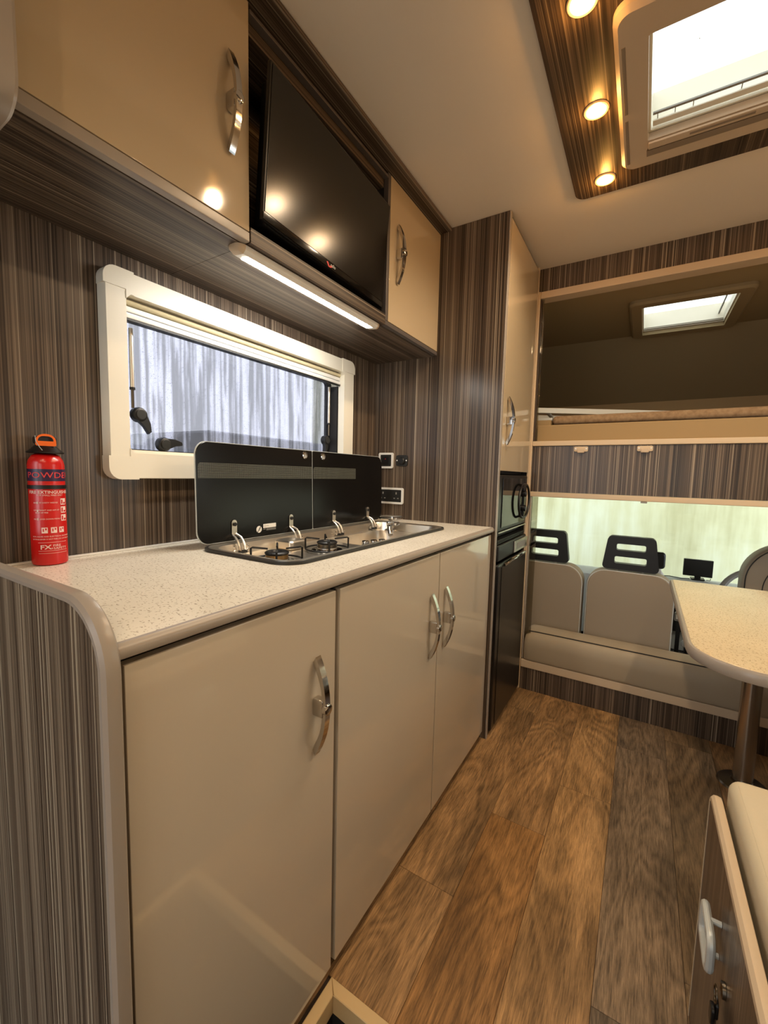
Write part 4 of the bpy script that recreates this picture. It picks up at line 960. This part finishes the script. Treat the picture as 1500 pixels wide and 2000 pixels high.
# small screen on the dash
ms = thing('dash_monitor', 'small black monitor on a stand on top of the dashboard', 'monitor', (1.40, 3.1, .53))
MB().box(1.326, 1.470, 3.105, 3.125, .535, .637, .003).build('screen_body', 'black', ms)
MB().box(1.385, 1.415, 3.11, 3.122, .524, .5345).build('stand', 'black', ms); MB().prism(rrect(1.365, 1.435, 3.08, 3.15, .01, 4), 'z', .516, .5235, .002).build('foot', 'black', ms)
tag(MB().tube([(1.36, 3.09, .520), (1.32, 3.07, .519), (1.26, 3.10, .520), (1.22, 3.08, .519), (1.17, 3.09, .520)], .0025, 6).build('screen_cable', 'rubber'), 'thin dark cable trailing across the dashboard from the monitor', 'cable')
tag(MB().tube([(1.44, 3.09, .522), (1.458, 3.08, .524), (1.46, 3.09, .534)], .002, 6).build('plug_cable', 'rubber'), 'short cable looping below the right corner of the monitor', 'cable')
dv = thing('dash_camera', 'rounded black device on a white foot behind the nearer head restraint', 'camera', (1.20, 3.0, .53))
MB().prism(rrect(1.172, 1.232, .5625, .664, (.01, .02, .02, .02), 5), 'y', 3.06, 3.10, .008).build('body', 'black', dv)
MB().lathe([(.028, .5165), (.022, .535), (.010, .550), (.010, .562)], 1.205, 3.08, 20).build('foot', 'white', dv)
# steering wheel
stw = thing('steering_wheel', 'grey steering wheel rim beyond the driver seat', 'steering wheel', (1.72, 2.95, .45))
C0 = Vector((1.665, 2.87, .465)); e1 = Vector((1, 0, 0)); e2 = Vector((0, .42, .907)).normalized()
MB().tube([C0+.19*(math.cos(a)*e1+math.sin(a)*e2) for a in [2*math.pi*i/40 for i in range(40)]], .015, 10, True).build('rim', 'grey_plastic', stw)
MB().tube([C0-e1*.185, C0, C0+e1*.185], .013, 8).build('spoke', 'black', stw); MB().lathe([(.05, 2.86), (.05, 2.90), (.03, 2.94)], 1.665, .465, 24, 'y').build('hub', 'black', stw)
# cab shell and windscreen
b = MB(); b.box(-.02, XW+.02, 2.262, 3.62, -.28, -.251).box(.0, .1, 2.262, 3.62, -.25, .5).box(2.1, XW, 2.262, 3.62, -.25, .5)
struct(b.build('trim_6', 'black', smooth=0))
w2 = MB(); A0, A1 = None, None
w2.prism([(3.41, .45), (3.417, .45), (3.257, 1.195), (3.25, 1.195)], 'x', .10, 2.10)
ws = w2.build('pane', 'glass', None, smooth=0); 
wsf = MB()
for x0, x1 in ((.04, .099), (2.101, 2.16)): wsf.prism([(3.401, .45), (3.44, .45), (3.28, 1.195), (3.24, 1.195)], 'x', x0, x1)
win2 = struct(wsf.build('window_2', 'black', smooth=0))
ws.parent = win2; ws.location = ws.location-win2.location; ws.name = 'windscreen_pane'

# ------------------------------------------------------------------ outside
struct(MB().box(-9, 12, -9, 12, -.95, -.90).build('ground', 'ground', smooth=0)).name = 'trim_7'
gw = tag(MB().box(-3.5, 6.5, 5.2, 5.4, -.899, 2.6).build('outdoor_wall', 'render', smooth=0), 'pale stained rendered wall outside beyond the windscreen', 'wall')
# van parked beside, seen as a dark shape through the wet window
vn = thing('parked_van', 'grey van with a long flat roofline outside the wet kitchen window', 'van', (-2.6, 3.3, -.9))
MB().prism([(.4, -.55), (.5, .25), (1.2, .55), (1.9, 1.28), (2.15, 1.42), (2.4, 1.455), (4.9, 1.44), (5.05, 1.2), (5.05, -.55)], 'x', -3.9, -2.2, .03).build('body', pmat('dark_van_paint', (92, 94, 104), .3), vn)
MB().prism([(1.75, .75), (2.2, 1.22), (3.1, 1.22), (3.1, .75)], 'x', -2.199, -2.185, .004).build('side_glass', 'black_gloss', vn)
for yy in (1.2, 4.3): MB().lathe([(.34, -2.30), (.36, -2.22), (.30, -2.16)], yy, -.54, 24, 'x').build('wheel', 'black', vn)
